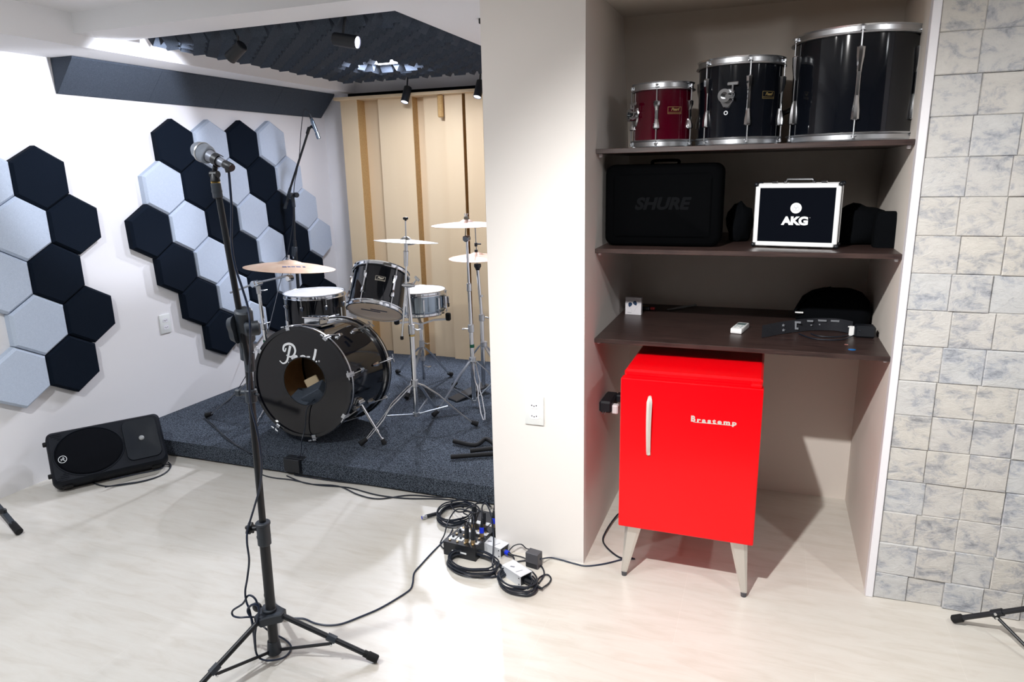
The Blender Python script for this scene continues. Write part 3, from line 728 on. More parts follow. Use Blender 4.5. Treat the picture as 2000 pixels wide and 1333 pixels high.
b.build('printed_letters', GI, st)
# black pouch box near the right end with wires
q = G(1692, 662, D); c = (q.x-.005, q.y+.03, D); b = MB(c); b.box((c[0], c[1], D+.024), (.075, .055, .048), RZ(0), bev=.008); t = b.build('equipment_pouch', BLACKP); tag(t, 'small black pouch with a white mark at the right end of the lowest shelf', 'pouch')
b = MB(c); b.box((c[0]-.052, c[1]-.0, D+.038), (.016, .002, .004)); b.box((c[0]-.045, c[1]+.006, D+.02), (.02, .012, .04), bev=.003); b.build('white_mark', mat('reflective_white', (.9, .9, .9), .3), t)
for k in range(2):
    pts_ = [G(1560+k*24, 652, D+.004), G(1590+k*10, 662-k*5, D+.004), G(1640, 664-k*6, D+.005), G(1668, 655-k*4, D+.006), (c[0]-.02, c[1]-.03, D+.03)]
    cable('thin_cable', pts_, .0022, ['thin black wire looping out from the small black pack', 'second thin black wire lying over the printed strap'][k])
q = G(1664, 683.5, D); b = MB((q.x, q.y, D)); b.prism([(.013*math.cos(a), .010*math.sin(a)) for a in [k*PI/9 for k in range(18)]], 0, .0012, T(q.x, q.y, D)); tag(b.build('guitar_pick', mat('blue_celluloid', (.0, .13, .42), .3)), 'bright blue guitar pick on the front right of the lowest shelf', 'guitar pick')
q = G(1653, 674, D); b = MB((q.x, q.y, D)); b.cyl((q.x-.006, q.y, D+.0015), (q.x+.006, q.y-.003, D+.0015), .0013, n=6); tag(b.build('wire_scrap', mat('copper_scrap', (.35, .12, .10), .5)), 'tiny reddish scrap lying behind the blue pick', 'scrap')

# ------------------------------------------------------------------ red mini fridge
FX, FY, FZ, FW, FH, FD = -.484, 2.452, .232, .503, .632, .47
t = thing('mini_fridge', 'bright red retro mini fridge on four splayed pale legs', 'fridge', (FX+FW/2, FY, 0))
o_ = t.location
MB(o_).span(FX+.004, FX+FW-.004, FY+.052, FY+FD, FZ+.006, FZ+FH-.004, bev=.008).build('cabinet', RED, t)
b = MB(o_); tmp = bmesh.new(); bmesh.ops.create_cube(tmp, size=1, matrix=T(FX+FW/2, FY+.024, FZ+FH/2-.012) @ Matrix.Diagonal((FW, .048, FH-.024, 1))); bmesh.ops.bevel(tmp, geom=tmp.edges[:], offset=.007, segments=3, affect='EDGES', profile=.6); b.merge(tmp, I4); dr = b.build('door', RED, t)
MB(o_).span(FX+.010, FX+FW-.010, FY+.048, FY+.053, FZ+.012, FZ+FH-.03).build('door_gasket', mat('dull_red', (.25, 0, .01), .6), t)
MB(o_).span(FX+FW-.045, FX+FW-.006, FY+.004, FY+.05, FZ+FH-.024, FZ+FH-.010, bev=.004).build('hinge_cover', RED, t)
h1, h2 = W(1268, 778, FY-.02), W(1266, 893, FY-.02)
b = MB(o_); S = []
for k in range(13):
    s = k/12; z = h1.z+(h2.z-h1.z)*s; wv = .0105-.003*s if s > .05 else .006; dp = .016+.010*math.sin(PI*min(1, s*1.15)) if 0 < s < 1 else .008
    S.append([(h1.x-wv, FY-dp+.006, z), (h1.x, FY-dp, z), (h1.x+wv, FY-dp+.006, z), (h1.x+wv*.8, FY-dp+.010, z), (h1.x-wv*.8, FY-dp+.010, z)])
b.loft(S); b.cyl((h1.x, FY-.008, h1.z-.004), (h1.x, FY+.004, h1.z-.004), .007, n=12); b.cyl((h2.x, FY-.010, h2.z+.008), (h2.x, FY+.004, h2.z+.008), .005, n=12); b.build('handle', HANDLE, dr)
l1, l2 = W(1350, 821, FY), W(1440, 829, FY); Lx = (l2-l1).length
Mq = frame(((l1.x+l2.x)/2, FY-.0002, (l1.z+l2.z)/2+.001), (0, -1, 0), (l2-l1))
b = MB(o_)
b.text('B', .030, Mq @ T(-Lx*.46, .004, 0), ext=.0012, bold=.0012, sx=.95)
b.text('rastemp', .0235, Mq @ T(Lx*.055, .001, 0), ext=.0012, bold=.0011, sx=1.28, sp=1.42)
b.box((-Lx*.17, -.0075, .0008), (Lx*.56, .0018, .0016), Mq); b.box((Lx*.27, -.0075, .0008), (Lx*.34, .0018, .0016), Mq)
b.build('nameplate', HANDLE, dr)
for sx_, sy_, nm in ((-1, -1, 0), (1, -1, 0), (-1, 1, 0), (1, 1, 0)):
    xa = FX+FW/2+sx_*(FW/2-.055); xb = FX+FW/2+sx_*(FW/2-.022); ya = FY+.06 if sy_ < 0 else FY+FD-.07; yb = ya+sy_*.028+.0
    b = MB(o_); top_, bot = .034, .0115; zt_, zb_ = FZ+.004, .018
    mk = lambda cx_, cy_, z_, w1: [(cx_-w1, cy_-w1*.45, z_), (cx_-w1*.6, cy_-w1*.75, z_), (cx_+w1*.6, cy_-w1*.75, z_), (cx_+w1, cy_-w1*.45, z_), (cx_+w1*.8, cy_+w1*.6, z_), (cx_-w1*.8, cy_+w1*.6, z_)]
    b.loft([mk(xa, ya, zt_, top_), mk(xb, yb, zb_, bot)]); lg = b.build('leg', SATIN, t)
    MB(o_).cyl((xb, yb, 0), (xb, yb, .0185), .0105, .012, n=16).build('leg_cap', GREYM, lg)

# ------------------------------------------------------------------ plug adapter cluster on the alcove's left side
q = WX(1178, 785, PX1)
t = thing('power_adapter', 'black multi-plug adapter sticking out of the alcove side wall beside the fridge', 'power adapter', (PX1, q.y, q.z))
o_ = t.location
MB(o_).box((PX1+.028, q.y-.01, q.z+.004), (.054, .15, .052), RZ(0), bev=.008).build('adapter_body', BLACKP, t)
MB(o_).box((PX1+.066, q.y-.055, q.z-.008), (.028, .034, .040), bev=.005).build('white_plug', mat('plug_white', (.75, .7, .72), .4), t)
MB(o_).box((PX1+.065, q.y+.045, q.z+.012), (.03, .05, .034), bev=.006).build('black_plug', BLACKP, t)
b = MB(o_); b.cyl((PX1+.02, q.y-.085, q.z-.016), (PX1+.02, q.y-.105, q.z-.018), .002, n=6); b.cyl((PX1+.03, q.y-.085, q.z-.016), (PX1+.03, q.y-.105, q.z-.018), .002, n=6); b.build('plug_pins', CHROME2, t)
cable('power_cable', [(PX1+.078, q.y+.06, q.z+.008), (PX1+.10, q.y+.09, q.z-.03), (PX1+.085, q.y+.12, q.z-.2), (PX1+.07, q.y+.12, .25), (PX1+.08, q.y+.05, .09), (PX1+.10, q.y+.03, .12), (PX1+.12, q.y+.07, .06), (PX1+.06, q.y+.10, .02), (PX1+.035, q.y-.06, .012), (PX1+.045, q.y-.16, .006), (PX1+.13, q.y-.25, .005), (PX1+.19, q.y-.24, .005)], .0038, 'black power cable hanging and curling beside the fridge', CABLE, n=8)
# ================================================================== drum kit
RF = PZ+.0004                                                     # riser surface
# bass drum: axis almost straight back, front raised by its spurs
bc = Vector((-2.413, 3.072, PZ+.362)); bphi, btl, BR, BD = -.037, .074, .321, .467
bax = Vector((math.sin(bphi)*math.cos(btl), math.cos(bphi)*math.cos(btl), -math.sin(btl)))
MBs = frame(bc, -bax, bax.cross((0, 0, 1)))                       # local z towards the viewer (front), x right
if (MBs.to_3x3() @ Vector((0, 1, 0))).z < 0: MBs = MBs @ RZ(PI)
t = thing('bass_drum', 'large glossy black bass drum lying on its side with a ported front head', 'drum', bc); t.rotation_euler = MBs.to_euler(); bass = t
R1 = .302
b = MB(); b.lathe([(R1-.008, -.035), (R1, -.035), (R1, -BD+.035), (R1-.008, -BD+.035), (R1-.008, -.035)], n=96); sh = b.build('shell', GLOSS, t)
b = MB(); b.lathe([(R1-.0085, -.036), (R1-.0085, -BD+.036)], n=96); b.build('inner_lining', BROWNIN, t)
def bhoop(z0, z1, nm):
    b = MB(); b.lathe([(BR-.020, z0), (BR-.002, z0), (BR, z0-.002), (BR, z1+.002), (BR-.002, z1), (BR-.020, z1), (BR-.020, z0)], n=96); o = b.build(nm, GLOSS, t)
    s = -1 if z0 > -.1 else 1; zc = z1+.0 if s < 0 else z0
    b = MB(); b.lathe([(R1+.001, zc+s*.001), (R1+.012, zc+s*.002), (R1+.012, zc+s*.007), (R1+.001, zc+s*.008)], n=96); b.build('hoop_flesh_ring', CHROME, o)
    mz = (z0+z1)/2; b = MB(); b.lathe([(BR+.0004, mz+.006), (BR+.0012, mz+.005), (BR+.0012, mz-.005), (BR+.0004, mz-.006)], n=96); b.build('hoop_inlay', CHROME2, o)
bhoop(0, -.042, 'front_hoop'); bhoop(-BD+.042, -BD, 'rear_hoop')
HR, HCX, HCY = .137, .018, .010                                   # port in the front head
b = MB(); n = 96; R2 = BR-.0195
outer = [(R2*math.cos(2*PI*k/n), R2*math.sin(2*PI*k/n)) for k in range(n)]; inner = [(HCX+HR*math.cos(2*PI*k/n), HCY+HR*math.sin(2*PI*k/n)) for k in range(n)]
for z_ in (-.008, -.0088):
    A = [b.bm.verts.new((x, y, z_)) for x, y in outer]; B = [b.bm.verts.new((x, y, z_)) for x, y in inner]
    for k in range(n): b.face([A[k], A[(k+1) % n], B[(k+1) % n], B[k]])
fh = b.build('front_head', mat('black_drumhead', (.004, .004, .006), .07, spec=.45), t)
b = MB(); b.lathe([(HR-.001, -.006), (HR+.004, -.0065), (HR+.004, -.0078), (HR-.001, -.0095), (HR-.001, -.006)], T(HCX, HCY, 0), 64); b.build('port_ring', BLACKP, fh)
b = MB(); b.lathe([(0, -BD+.004), (R2, -BD+.004), (R2, -BD+.005), (0, -BD+.005)], n=64); b.build('rear_head', mat('batter_head', (.55, .53, .5), .5), t)
# lettering: tall script capital, small letters cut by the port, tall last letter
hole = lambda p: False
b = MB(); FZ_ = -.0074
def stroke(pts, w, z=FZ_, k=8):
    P_ = smooth([(x, y, 0) for x, y in pts], k); n = len(P_); L_, R_ = [], []
    for i, p in enumerate(P_):
        d = (P_[min(n-1, i+1)]-P_[max(0, i-1)]).normalized(); nn = Vector((-d.y, d.x, 0)); s = i/(n-1)
        ww = w(s) if callable(w) else w
        ww *= 1.3; L_.append(p+nn*ww); R_.append(p-nn*ww)
    vs = [(b.bm.verts.new((a.x, a.y, z)), b.bm.verts.new((c.x, c.y, z))) for a, c in zip(L_, R_)]
    for q0, q1 in zip(vs, vs[1:]):
        m_ = (q0[0].co+q0[1].co+q1[0].co+q1[1].co)/4
        if math.hypot(m_.x-HCX, m_.y-HCY) > HR+.003: b.face([q0[0], q1[0], q1[1], q0[1]])
kx, ky = .00285, .00270                                            # metres per photo pixel on the head
def lp(x, y): return ((x-592.5)*kx, (748-y)*ky)
stroke([lp(570, 671), lp(566, 685), lp(562, 700), lp(557, 707), lp(550, 709), lp(543.5, 704)], lambda s: .0062*(1-s)+.0022*s)       # stem of P with tail
stroke([lp(560, 676), lp(557, 683), lp(553.5, 680), lp(556, 671), lp(567, 666.5), lp(577, 670), lp(581, 680), lp(577, 690), lp(569, 694), lp(560, 691)], lambda s: .0026+.0026*math.sin(PI*s))
stroke([lp(572, 699), lp(577, 693), lp(583, 691.5), lp(583, 695), lp(576, 697), lp(573, 705), lp(580, 706)], .0042)                 # e
stroke([lp(592, 692), lp(598, 690), lp(603, 692), lp(603, 700)], .0036)                                                              # a
stroke([lp(608, 690), lp(606, 700)], .0034); stroke([lp(607, 694), lp(611, 691), lp(614, 692)], .003)                               # r
stroke([lp(628, 674), lp(625, 687), lp(621, 700), lp(624, 703), lp(629, 699)], lambda s: .0056 if s < .7 else .0035)                 # l
stroke([lp(563, 707), lp(567, 706.5)], .0036); stroke([lp(615, 707.5), lp(628, 706.5)], .0030)
b.lathe([(.0040, FZ_), (.0052, FZ_)], T(*lp(634, 699), 0), 20)
b.text('R', .006, T(*lp(634, 699), FZ_), ext=0)
b.build('front_head_lettering', INKW, fh)
# foam and pillow inside
b = MB()
rnd = random.Random(4)
for (x, y, z_, sx_, sy_, sz_, a) in ((.04, -.085, -.09, .14, .10, .09, .5), (-.05, -.13, -.07, .12, .07, .10, -.3), (.085, -.135, -.08, .10, .055, .09, .25), (.0, -.17, -.15, .34, .10, .2, .05), (.10, -.06, -.16, .07, .08, .1, -.5)):
    b.box((0, 0, 0), (sx_, sy_, sz_), T(x, y, z_) @ RZ(a) @ RX(.5), bev=.004)
b.build('damping_foam', FOAM, t)
MB().box((0, 0, 0), (.08, .10, .012), T(-.055, -.06, -.20) @ RZ(.5) @ RY(.4), bev=.004).build('wooden_block', WOODF, t)
# claws, rods, lugs
for k in range(8):
    a = math.radians(12.5+45*k); Fm = RZ(a)
    for z0, s, zc in ((0, -1, -.155), (-BD, 1, -BD+.155)):
        g = MB(); g.box((BR+.002, 0, z0+s*.020), (.006, .026, .044), Fm, bev=.002); g.box((BR-.008, 0, z0-s*.003), (.020, .026, .006), Fm, bev=.002)
        cl = g.build('claw_hook', CHROME2, t)
        g = MB(); g.cyl(Fm @ Vector((BR+.007, 0, z0-s*.018)), Fm @ Vector((BR+.007, 0, z0+s*.02)), .0034, n=8); g.cyl(Fm @ Vector((BR+.007, 0, z0+s*.02)), Fm @ Vector((R1+.016, 0, z0+s*.125)), .0034, n=8)
        for q in (-1, 1): g.box((BR+.007, q*.015, z0-s*.024), (.008, .022, .005), Fm, bev=.002)
        g.build('tension_rod', CHROME2, cl)
        g = MB(); sec = []
        for (zz, w_, dp) in ((zc-s*.03*-1, .006, .008), (zc+s*.01, .010, .018), (zc-s*.02, .013, .022), (zc-s*.025, .011, .018)):
            sec.append([Fm @ Vector(p) for p in ((R1-.001, -w_, zz), (R1+dp*.6, -w_, zz), (R1+dp, 0, zz), (R1+dp*.6, w_, zz), (R1-.001, w_, zz))])
        g.loft(sec); g.build('lug', CHROME, t)
inv = MBs.inverted()
# spurs
for foot, ang in ((G(752, 868, RF), math.radians(-22)), (Vector((-2.86, 3.16, RF)), math.radians(202))):
    Fm = RZ(ang); p0 = Fm @ Vector((R1+.012, 0, -.13)); p1 = inv @ foot; d_ = p1-p0
    g = MB(); g.box((R1+.010, 0, -.13), (.024, .040, .05), Fm, bev=.004); g.box((R1+.022, .0, -.13), (.020, .022, .062), Fm, bev=.004)
    sp = g.build('spur', CHROME, t)
    g = MB(); g.cyl(p0, p0+d_*.66, .0085, n=14); g.cyl(p0+d_*.62, p0+d_*.72, .0105, n=14); g.cyl(p0+d_*.66, p0+d_*.95, .0055, n=12); g.cyl(p0+d_*.86, p0+d_*.89, .012, n=12); g.build('spur_leg', CHROME, sp)
    g = MB(); e_ = p0+d_; g.cyl(p0+d_*.89, e_-d_.normalized()*.001, .0125, .015, n=16); g.build('rubber_foot', BLACKR, sp)
# holder plate on top
g = MB(); Fm = RZ(PI/2)
g.box((R1+.006, 0, -.20), (.014, .13, .15), Fm, bev=.003); g.box((R1+.030, .0, -.17), (.036, .105, .08), Fm, bev=.004); g.box((R1+.052, 0, -.17), (.008, .12, .095), Fm, bev=.002)
for q in (-.03, .03): g.cyl(Fm @ Vector((R1+.02, q, -.17)), Fm @ Vector((R1+.058, q, -.17)), .015, n=18)
g.cyl(Fm @ Vector((R1+.04, -.075, -.17)), Fm @ Vector((R1+.04, .0, -.17)), .004, n=8); g.box((R1+.045, -.08, -.17), (.03, .005, .010), Fm, bev=.001)
g.build('drum_holder', CHROME, t)
# rack tom, floor tom, snare
ax = Vector((-.064, .601, 1)).normalized(); tc_ = Vector((-2.197, 3.60, .904)); td = .272
M = frame(tc_-ax*td/2, ax, (1, 0, 0)); ba_ = toward(tc_.x, tc_.y)
tom = drum('tom_drum', 'tilted black tom drum with a maker badge, above the bass drum', 'drum', M, .162, td, GLOSS, [-32, 30, -92, 90, 150, 210], 'long', HEADW, HEADC, None, CHROME, (0, td*.60, .058, .028, mat('badge_cream', (.75, .70, .58), .4), 'Pearl'), ba_)
g = MB()
for dx, dy, sx_, sy_ in ((-.025, .0, .115, .016), (.022, -.03, .10, .016)): g.box((dx, dy, .0088), (sx_, sy_, .0006), RZ(ba_+PI/2))
g.build('head_print', mat('print_blue_black', (.01, .02, .06), .6), tom)
fy = 3.98; fx = W(564.5, 582, fy).x+.218; fztop = W(632, 582, fy-.2).z
ft = drum('floor_tom', 'black floor tom on three legs behind the bass drum', 'drum', T(fx, fy, fztop-.40), .203, .40, GLOSS, [-26, 19, -71, 64, 109, 154, 199, 244], 'short', HEADW, HEADC, None, CHROME, None, toward(fx, fy))
for a in (-68, 52, 172):
    Fm = RZ(toward(fx, fy)+math.radians(a)); g = MB(); g.box((.210, 0, .20), (.018, .022, .05), Fm, bev=.003); bo = g.build('leg_bracket', CHROME, ft)
    zb_ = -(fztop-.40-PZ)
    g = MB(); g.tube([Fm @ Vector(p) for p in ((.214, 0, .30), (.214, 0, zb_+.10), (.232, 0, zb_+.05), (.232, 0, zb_+.028))], .005, 10); g.build('leg', CHROME, ft)
    g = MB(); g.cyl(Fm @ Vector((.232, 0, zb_+.0005)), Fm @ Vector((.232, 0, zb_+.032)), .013, .009, n=14); g.build('rubber_foot', BLACKR, ft)
sy = 4.22; sx0 = W(868, 576, sy).x-.193; szt = W(825, 575, sy-.18).z; sd_ = .168
sn = drum('snare_drum', 'chrome-shelled snare drum on a stand behind the tilted tom', 'drum', T(sx0, sy, szt-sd_), .178, sd_, mat('dark_chrome_shell', (.30, .36, .42), .14, 1), [8+36*k for k in range(10)], 'tube', HEADW, HEADC, None, CHROME, None, toward(sx0, sy))
Fm = RZ(toward(sx0, sy)+math.radians(66)); g = MB(); g.box((.192, 0, .085), (.026, .034, .085), Fm, bev=.004); g.box((.212, 0, .10), (.016, .018, .05), Fm, bev=.003); g.build('strainer', CHROME, sn)
g = MB(); g.box((.215, .0, .085), (.008, .02, .07), Fm, bev=.002); g.build('strainer_lever', BLACKP, sn)

# ------------------------------------------------------------------ stands
def leg_double(root, hub, foot, m=CHROME, r=.0042, w=.011, pinch=.55, rub=True, arch=.03):
    """strut of two bent rods, pinched in the middle, from the hub to a rubber foot"""
    hub, foot = Vector(hub), Vector(foot); d = foot-hub; dh = Vector((d.x, d.y, 0)).normalized(); side = Vector((-dh.y, dh.x, 0))
    tip = foot-d.normalized()*.045
    g = MB(root.location)
    for s in (-1, 1):
        P_ = []
        for q, ww in ((0, .5), (.12, 1), (pinch-.10, 1.1), (pinch-.03, .45), (pinch+.03, .45), (pinch+.10, 1.0), (.9, .95), (1, .35)):
            P_.append(hub+(tip-hub)*q+Vector((0, 0, arch*math.sin(PI*min(1, q*1.4)) if q < .72 else 0))+side*s*w*ww)
        g.tube(P_, r, 8)
    lg = g.build('leg', m, root)
    if rub:
        g = MB(root.location); d2 = (foot-tip).normalized(); g.cyl(tip-d2*.012, foot+Vector((0, 0, .018)), .012, .016, n=14); g.build('rubber_foot', BLACKR, lg)
    return lg
def leg_flat(root, hub, foot, m=CHROME2, rub=True, w=.018):
    hub, foot = Vector(hub), Vector(foot); d = foot-hub; dh = Vector((d.x, d.y, 0)).normalized(); side = Vector((-dh.y, dh.x, 0))
    S = []
    for q, a in ((0, 0), (.10, .016), (.35, .024), (.62, .008), (.93, 0)):
        p = hub+d*q+Vector((0, 0, a)); t_ = d.normalized(); nn = side.cross(t_)
        S.append([p+side*w/2-nn*.003, p+side*w/2+nn*.003, p-side*w/2+nn*.003, p-side*w/2-nn*.003])
    g = MB(root.location); g.loft(S); lg = g.build('leg', m, root)
    if rub: g = MB(root.location); t_ = d.normalized(); g.cyl(foot-t_*.05, foot+Vector((0, 0, .017)), .012, .017, n=14); g.build('rubber_foot', BLACKR, lg)
    return lg
def wing(root, c, d, m=CHROME2, L=.045):
    c, d = Vector(c), Vector(d).normalized(); g = MB(root.location); g.cyl(c, c+d*L*.6, .004, n=8); F_ = frame(c+d*L*.62, d); g.box((0, 0, L*.18), (.034, .006, L*.35), F_, bev=.002); return g.build('wing_nut', m, root)
def lin(pts, zs): pass
def cymbal(name, label, c, r, tilt, m, bell=.05, h=.022, prints=None, group=None):
    t = thing(name, label, 'cymbal', c, group); t.rotation_euler = (-tilt[1], tilt[0], 0)
    b = MB(); p = [(.006, h+.016), (bell*.45, h+.0135), (bell*.8, h+.006), (bell, h), (bell*1.15, h-.003)]
    for k in range(1, 11):
        s = k/10; rr = bell*1.15+(r-bell*1.15)*s; p.append((rr, (h-.003)*(1-s**1.5)))
    q = [(a, z-.0016) for a, z in p]; b.lathe(p+q[::-1]+[p[0]], n=96); b.build('plate', m, t, angle=50)
    return t
# centre stand: straight stand with a near-upright boom
sx1, sy1 = -1.885, 3.42
t = thing('cymbal_stand', 'chrome stand carrying the inverted thin cymbal between the tom and the snare', 'cymbal stand', (sx1, sy1, PZ), 'chrome cymbal stands')
o_ = t.location
hub = Vector((sx1, sy1, .405)); low = Vector((sx1, sy1, .205)); ptop = Vector((sx1-.012, sy1, .985))
MB(o_).cyl(low, (sx1, sy1, .72), .0145, n=20).build('base_tube', CHROME, t)
MB(o_).cyl((sx1, sy1, .72), ptop, .0115, n=18).build('upper_tube', CHROME, t)
b = MB(o_); b.cyl(hub-Vector((0, 0, .022)), hub+Vector((0, 0, .022)), .021, n=20, bev=.003); b.cyl(low-Vector((0, 0, .002)), low+Vector((0, 0, .02)), .019, n=16); b.cyl((sx1, sy1, .70), (sx1, sy1, .755), .019, n=16, bev=.003); b.build('collar', CHROME2, t)
MB(o_).cyl((sx1, sy1, .688), (sx1, sy1, .697), .0165, n=16).build('brass_ring', mat('brass', (.55, .38, .12), .3, 1), t)
f1, f2, f3 = G(703, 874, RF), G(933, 834, RF), Vector((-1.93, 3.79, RF))
lg = leg_double(t, hub, f1); lg = leg_flat(t, hub+Vector((.02, 0, .0)), f2); leg_flat(t, hub, f3)
for f_ in (f1, f2, f3):
    mdp = hub+(f_-hub)*.52; b = MB(o_); b.tube([low+Vector((0, 0, .008)), mdp], .005, 8); b.build('brace', STEEL, t)
wing(t, (sx1+.015, sy1, .73), (1, -.3, 0))
# tilter block and boom rod
ck = W(797, 557, 3.40); kt = W(785, 660, 3.395); hn = W(793, 520, 3.385); tp = W(792, 427, 3.373)
b = MB(o_); b.box(ck, (.055, .03, .026), bev=.004); b.cyl(ck+Vector((-.03, -.01, 0)), ck+Vector((.045, -.01, 0)), .009, n=12); b.build('tilter', CHROME, t)
wing(t, ck+Vector((.035, 0, .01)), (.6, 0, .7))
b = MB(o_); b.tube([kt, ck+Vector((-.008, -.01, 0)), hn], .0058, 10); bm_ = b.build('boom_rod', CHROME, t)
b = MB(o_); b.cyl(kt+Vector((0, 0, -.012)), kt+Vector((0, 0, .010)), .0095, n=14, bev=.003); b.build('rubber_tip', BLACKR, bm_)
cz = W(793, 471, 3.373)
b = MB(o_); b.cyl(hn, hn+(cz-hn)*.6, .0115, .014, n=16); b.cyl(hn+(cz-hn)*.6, hn+(cz-hn)*.95, .010, n=14); b.cyl(hn+(cz-hn)*.95, tp, .0036, n=10); b.build('cymbal_post', CHROME2, t)
wing(t, cz+Vector((.012, 0, -.02)), (1, -.2, .1), CHROME2, .035)
b = MB(o_); b.cyl(tp-Vector((0, 0, .012)), tp-Vector((0, 0, .004)), .006, n=10)
for k in range(3): b.box((0, 0, 0), (.030, .010, .013), T(*tp) @ RZ(k*PI/3), bev=.003)
b.build('top_knob', BLACKP, t)
cymbal('cymbal', 'thin grey-brass cymbal on the centre stand, below a black knob', (cz.x, cz.y, cz.z-.004), .176, (.047, .079), BRASSY, .030, .014)
# left crash / ride stand
sx2, sy2 = -2.90, 3.34
t = thing('cymbal_stand', 'chrome boom stand with green tape carrying the large bronze cymbal left of the kit', 'cymbal stand', (sx2, sy2, PZ), 'chrome cymbal stands'); o_ = t.location
j = W(503, 555, 3.31); pb_ = Vector((W(524, 700, 3.34).x, 3.34, .55))
lowp = pb_+(pb_-j)*.55
g1 = j+(pb_-j)*.62
MB(o_).tube([Vector((lowp.x+.0, lowp.y, .30)), g1], .0135, 18).build('base_tube', CHROME, t); MB(o_).cyl(g1, j, .0105, n=16).build('upper_tube', CHROME, t)
b = MB(o_); dj = (g1-j).normalized(); b.cyl(g1-dj*.02, g1+dj*.02, .018, n=16, bev=.003); b.cyl(j-dj*.01, j+dj*.06, .014, n=14, bev=.002); b.build('collar', CHROME2, t)
MB(o_).cyl(W(518.5, 664, 3.335), W(521, 678, 3.335), .0150, n=18).build('tape_band', GREEN, t)
wing(t, W(508, 568, 3.31), (1, 0, .1)); wing(t, W(514, 633, 3.33), (1, 0, .25))
b = MB(o_); b.cyl(j+Vector((-.016, -.028, 0)), j+Vector((-.016, .022, 0)), .020, n=20, bev=.004); b.cyl(j+Vector((.008, -.024, .004)), j+Vector((.008, .022, .004)), .016, n=18, bev=.003); b.build('tilter', CHROME, t)
e1, e2 = W(450, 572, 3.30), W(562, 539, 3.25)
MB(o_).tube([e1, j+Vector((0, -.008, .008)), e2], .0062, 12).build('boom_rod', CHROME2, t)
ch = W(566, 541, 3.25); cc = Vector((-2.548, 3.245, 1.085))
b = MB(o_); b.cyl(ch+Vector((.0, -.022, -.008)), ch+Vector((.0, .018, -.008)), .018, n=20, bev=.004); b.cyl(ch, cc+Vector((0, 0, .0)), .007, n=10); b.cyl(cc, cc+Vector((0, 0, .075)), .003, n=8); b.cyl(cc+Vector((0, 0, .058)), cc+Vector((0, 0, .076)), .0045, n=8); b.build('cymbal_tilter', CHROME, t)
ff = [G(403, 817, RF), Vector((-2.62, 3.60, RF)), Vector((-3.07, 3.73, RF))]
hb2 = Vector((lowp.x, lowp.y, .44))
for f_ in ff: leg_flat(t, hb2, f_)
cr_ = cymbal('cymbal', 'large bronze cymbal with dark print, left of the kit above the floor tom', (cc.x, cc.y, cc.z), .252, (.056, .067), BRONZE, .074, .030)
b = MB()
Fq = RZ(toward(cc.x, cc.y)+.16+PI/2)
for k, (x_, w_) in enumerate(((-.052, .022), (-.028, .016), (-.006, .020), (.022, .024), (.052, .014))): b.box((x_, -.135, 0), (w_, .020, .0006), Fq @ T(0, 0, .0215) @ T(0, -.135, 0) @ RX(.17) @ T(0, .135, .0012))
b.build('print', mat('cymbal_ink', (.10, .11, .22), .5), cr_)
# right boom stand
sx3, sy3 = -1.735, 3.93
t = thing('cymbal_stand', 'tall chrome stand with green tape carrying the pinkish cymbal next to the pillar', 'cymbal stand', (sx3, sy3, PZ), 'chrome cymbal stands'); o_ = t.location
A0, A1, A2, A3 = Vector((sx3, sy3, PZ+.03)), W(920, 640, sy3), W(916, 560, sy3), W(912, 470, sy3)
MB(o_).tube([A0, A1], .0135, 18).build('base_tube', CHROME, t); MB(o_).tube([A1, A2], .0105, 16).build('middle_tube', CHROME, t); MB(o_).tube([A2, A3], .008, 14).build('upper_tube', CHROME, t)
hb3 = Vector((W(923, 703, sy3).x, sy3, W(923, 703, sy3).z))
b = MB(o_); b.cyl(A1-Vector((0, 0, .03)), A1+Vector((0, 0, .02)), .0195, n=16, bev=.003); b.cyl(A2-Vector((0, 0, .03)), A2+Vector((0, 0, .02)), .015, n=16, bev=.003); b.cyl(hb3-Vector((0, 0, .018)), hb3+Vector((0, 0, .018)), .022, n=16, bev=.003); b.cyl(A0-Vector((0, 0, 0)), A0+Vector((0, 0, .02)), .02, n=14); b.build('collar', CHROME2, t)
wing(t, A1+Vector((-.015, 0, -.01)), (-1, -.2, 0)); wing(t, hb3+Vector((.0, -.02, 0)), (.4, -1, 0), CHROME2, .03)
gt = W(922, 676, sy3); MB(o_).cyl(gt-Vector((0, 0, .010)), gt+Vector((0, 0, .010)), .0152, n=18).build('tape_band', GREEN, t)
b = MB(o_); b.cyl(A3+Vector((.0, -.024, .012)), A3+Vector((.0, .02, .012)), .019, n=20, bev=.004); b.box(A3+Vector((-.012, 0, .012)), (.02, .03, .03), bev=.004); b.build('tilter', mat('smoked_chrome', (.22, .25, .30), .25, 1), t)
c3 = W(911, 438, sy3-.02); b = MB(o_); b.cyl(A3+Vector((-.006, -.01, .02)), c3+Vector((0, 0, .03)), .0036, n=8); b.cyl(c3+Vector((0, 0, .024)), c3+Vector((0, 0, .046)), .0145, n=14, bev=.002); cp_ = b.build('cymbal_post', mat('felt_grey', (.16, .16, .13), .9), t)
b = MB(o_); [b.cyl(c3+Vector((q*.004, 0, .045)), c3+Vector((q*.011, 0, .064)), .0026, n=6) for q in (-1, 0, 1)]; b.build('wing_nut', CHROME2, t)
g1_, g2_, g3_ = G(846, 817, RF), G(948, 834, RF), Vector((-1.52, 4.10, RF))
leg_double(t, hb3, g2_, rub=False, w=.012); leg_flat(t, hb3, g1_); leg_flat(t, hb3, g3_)
for f_ in (g1_, g3_):
    b = MB(o_); b.tube([A0+Vector((0, 0, .012)), hb3+(f_-hb3)*.5], .005, 8); b.build('brace', STEEL, t)
cymbal('cymbal', 'pinkish cymbal highest beside the pillar, its right half hidden', (c3.x, c3.y, c3.z-.006), .214, (0, .0), BRONZE2, .042, .020)
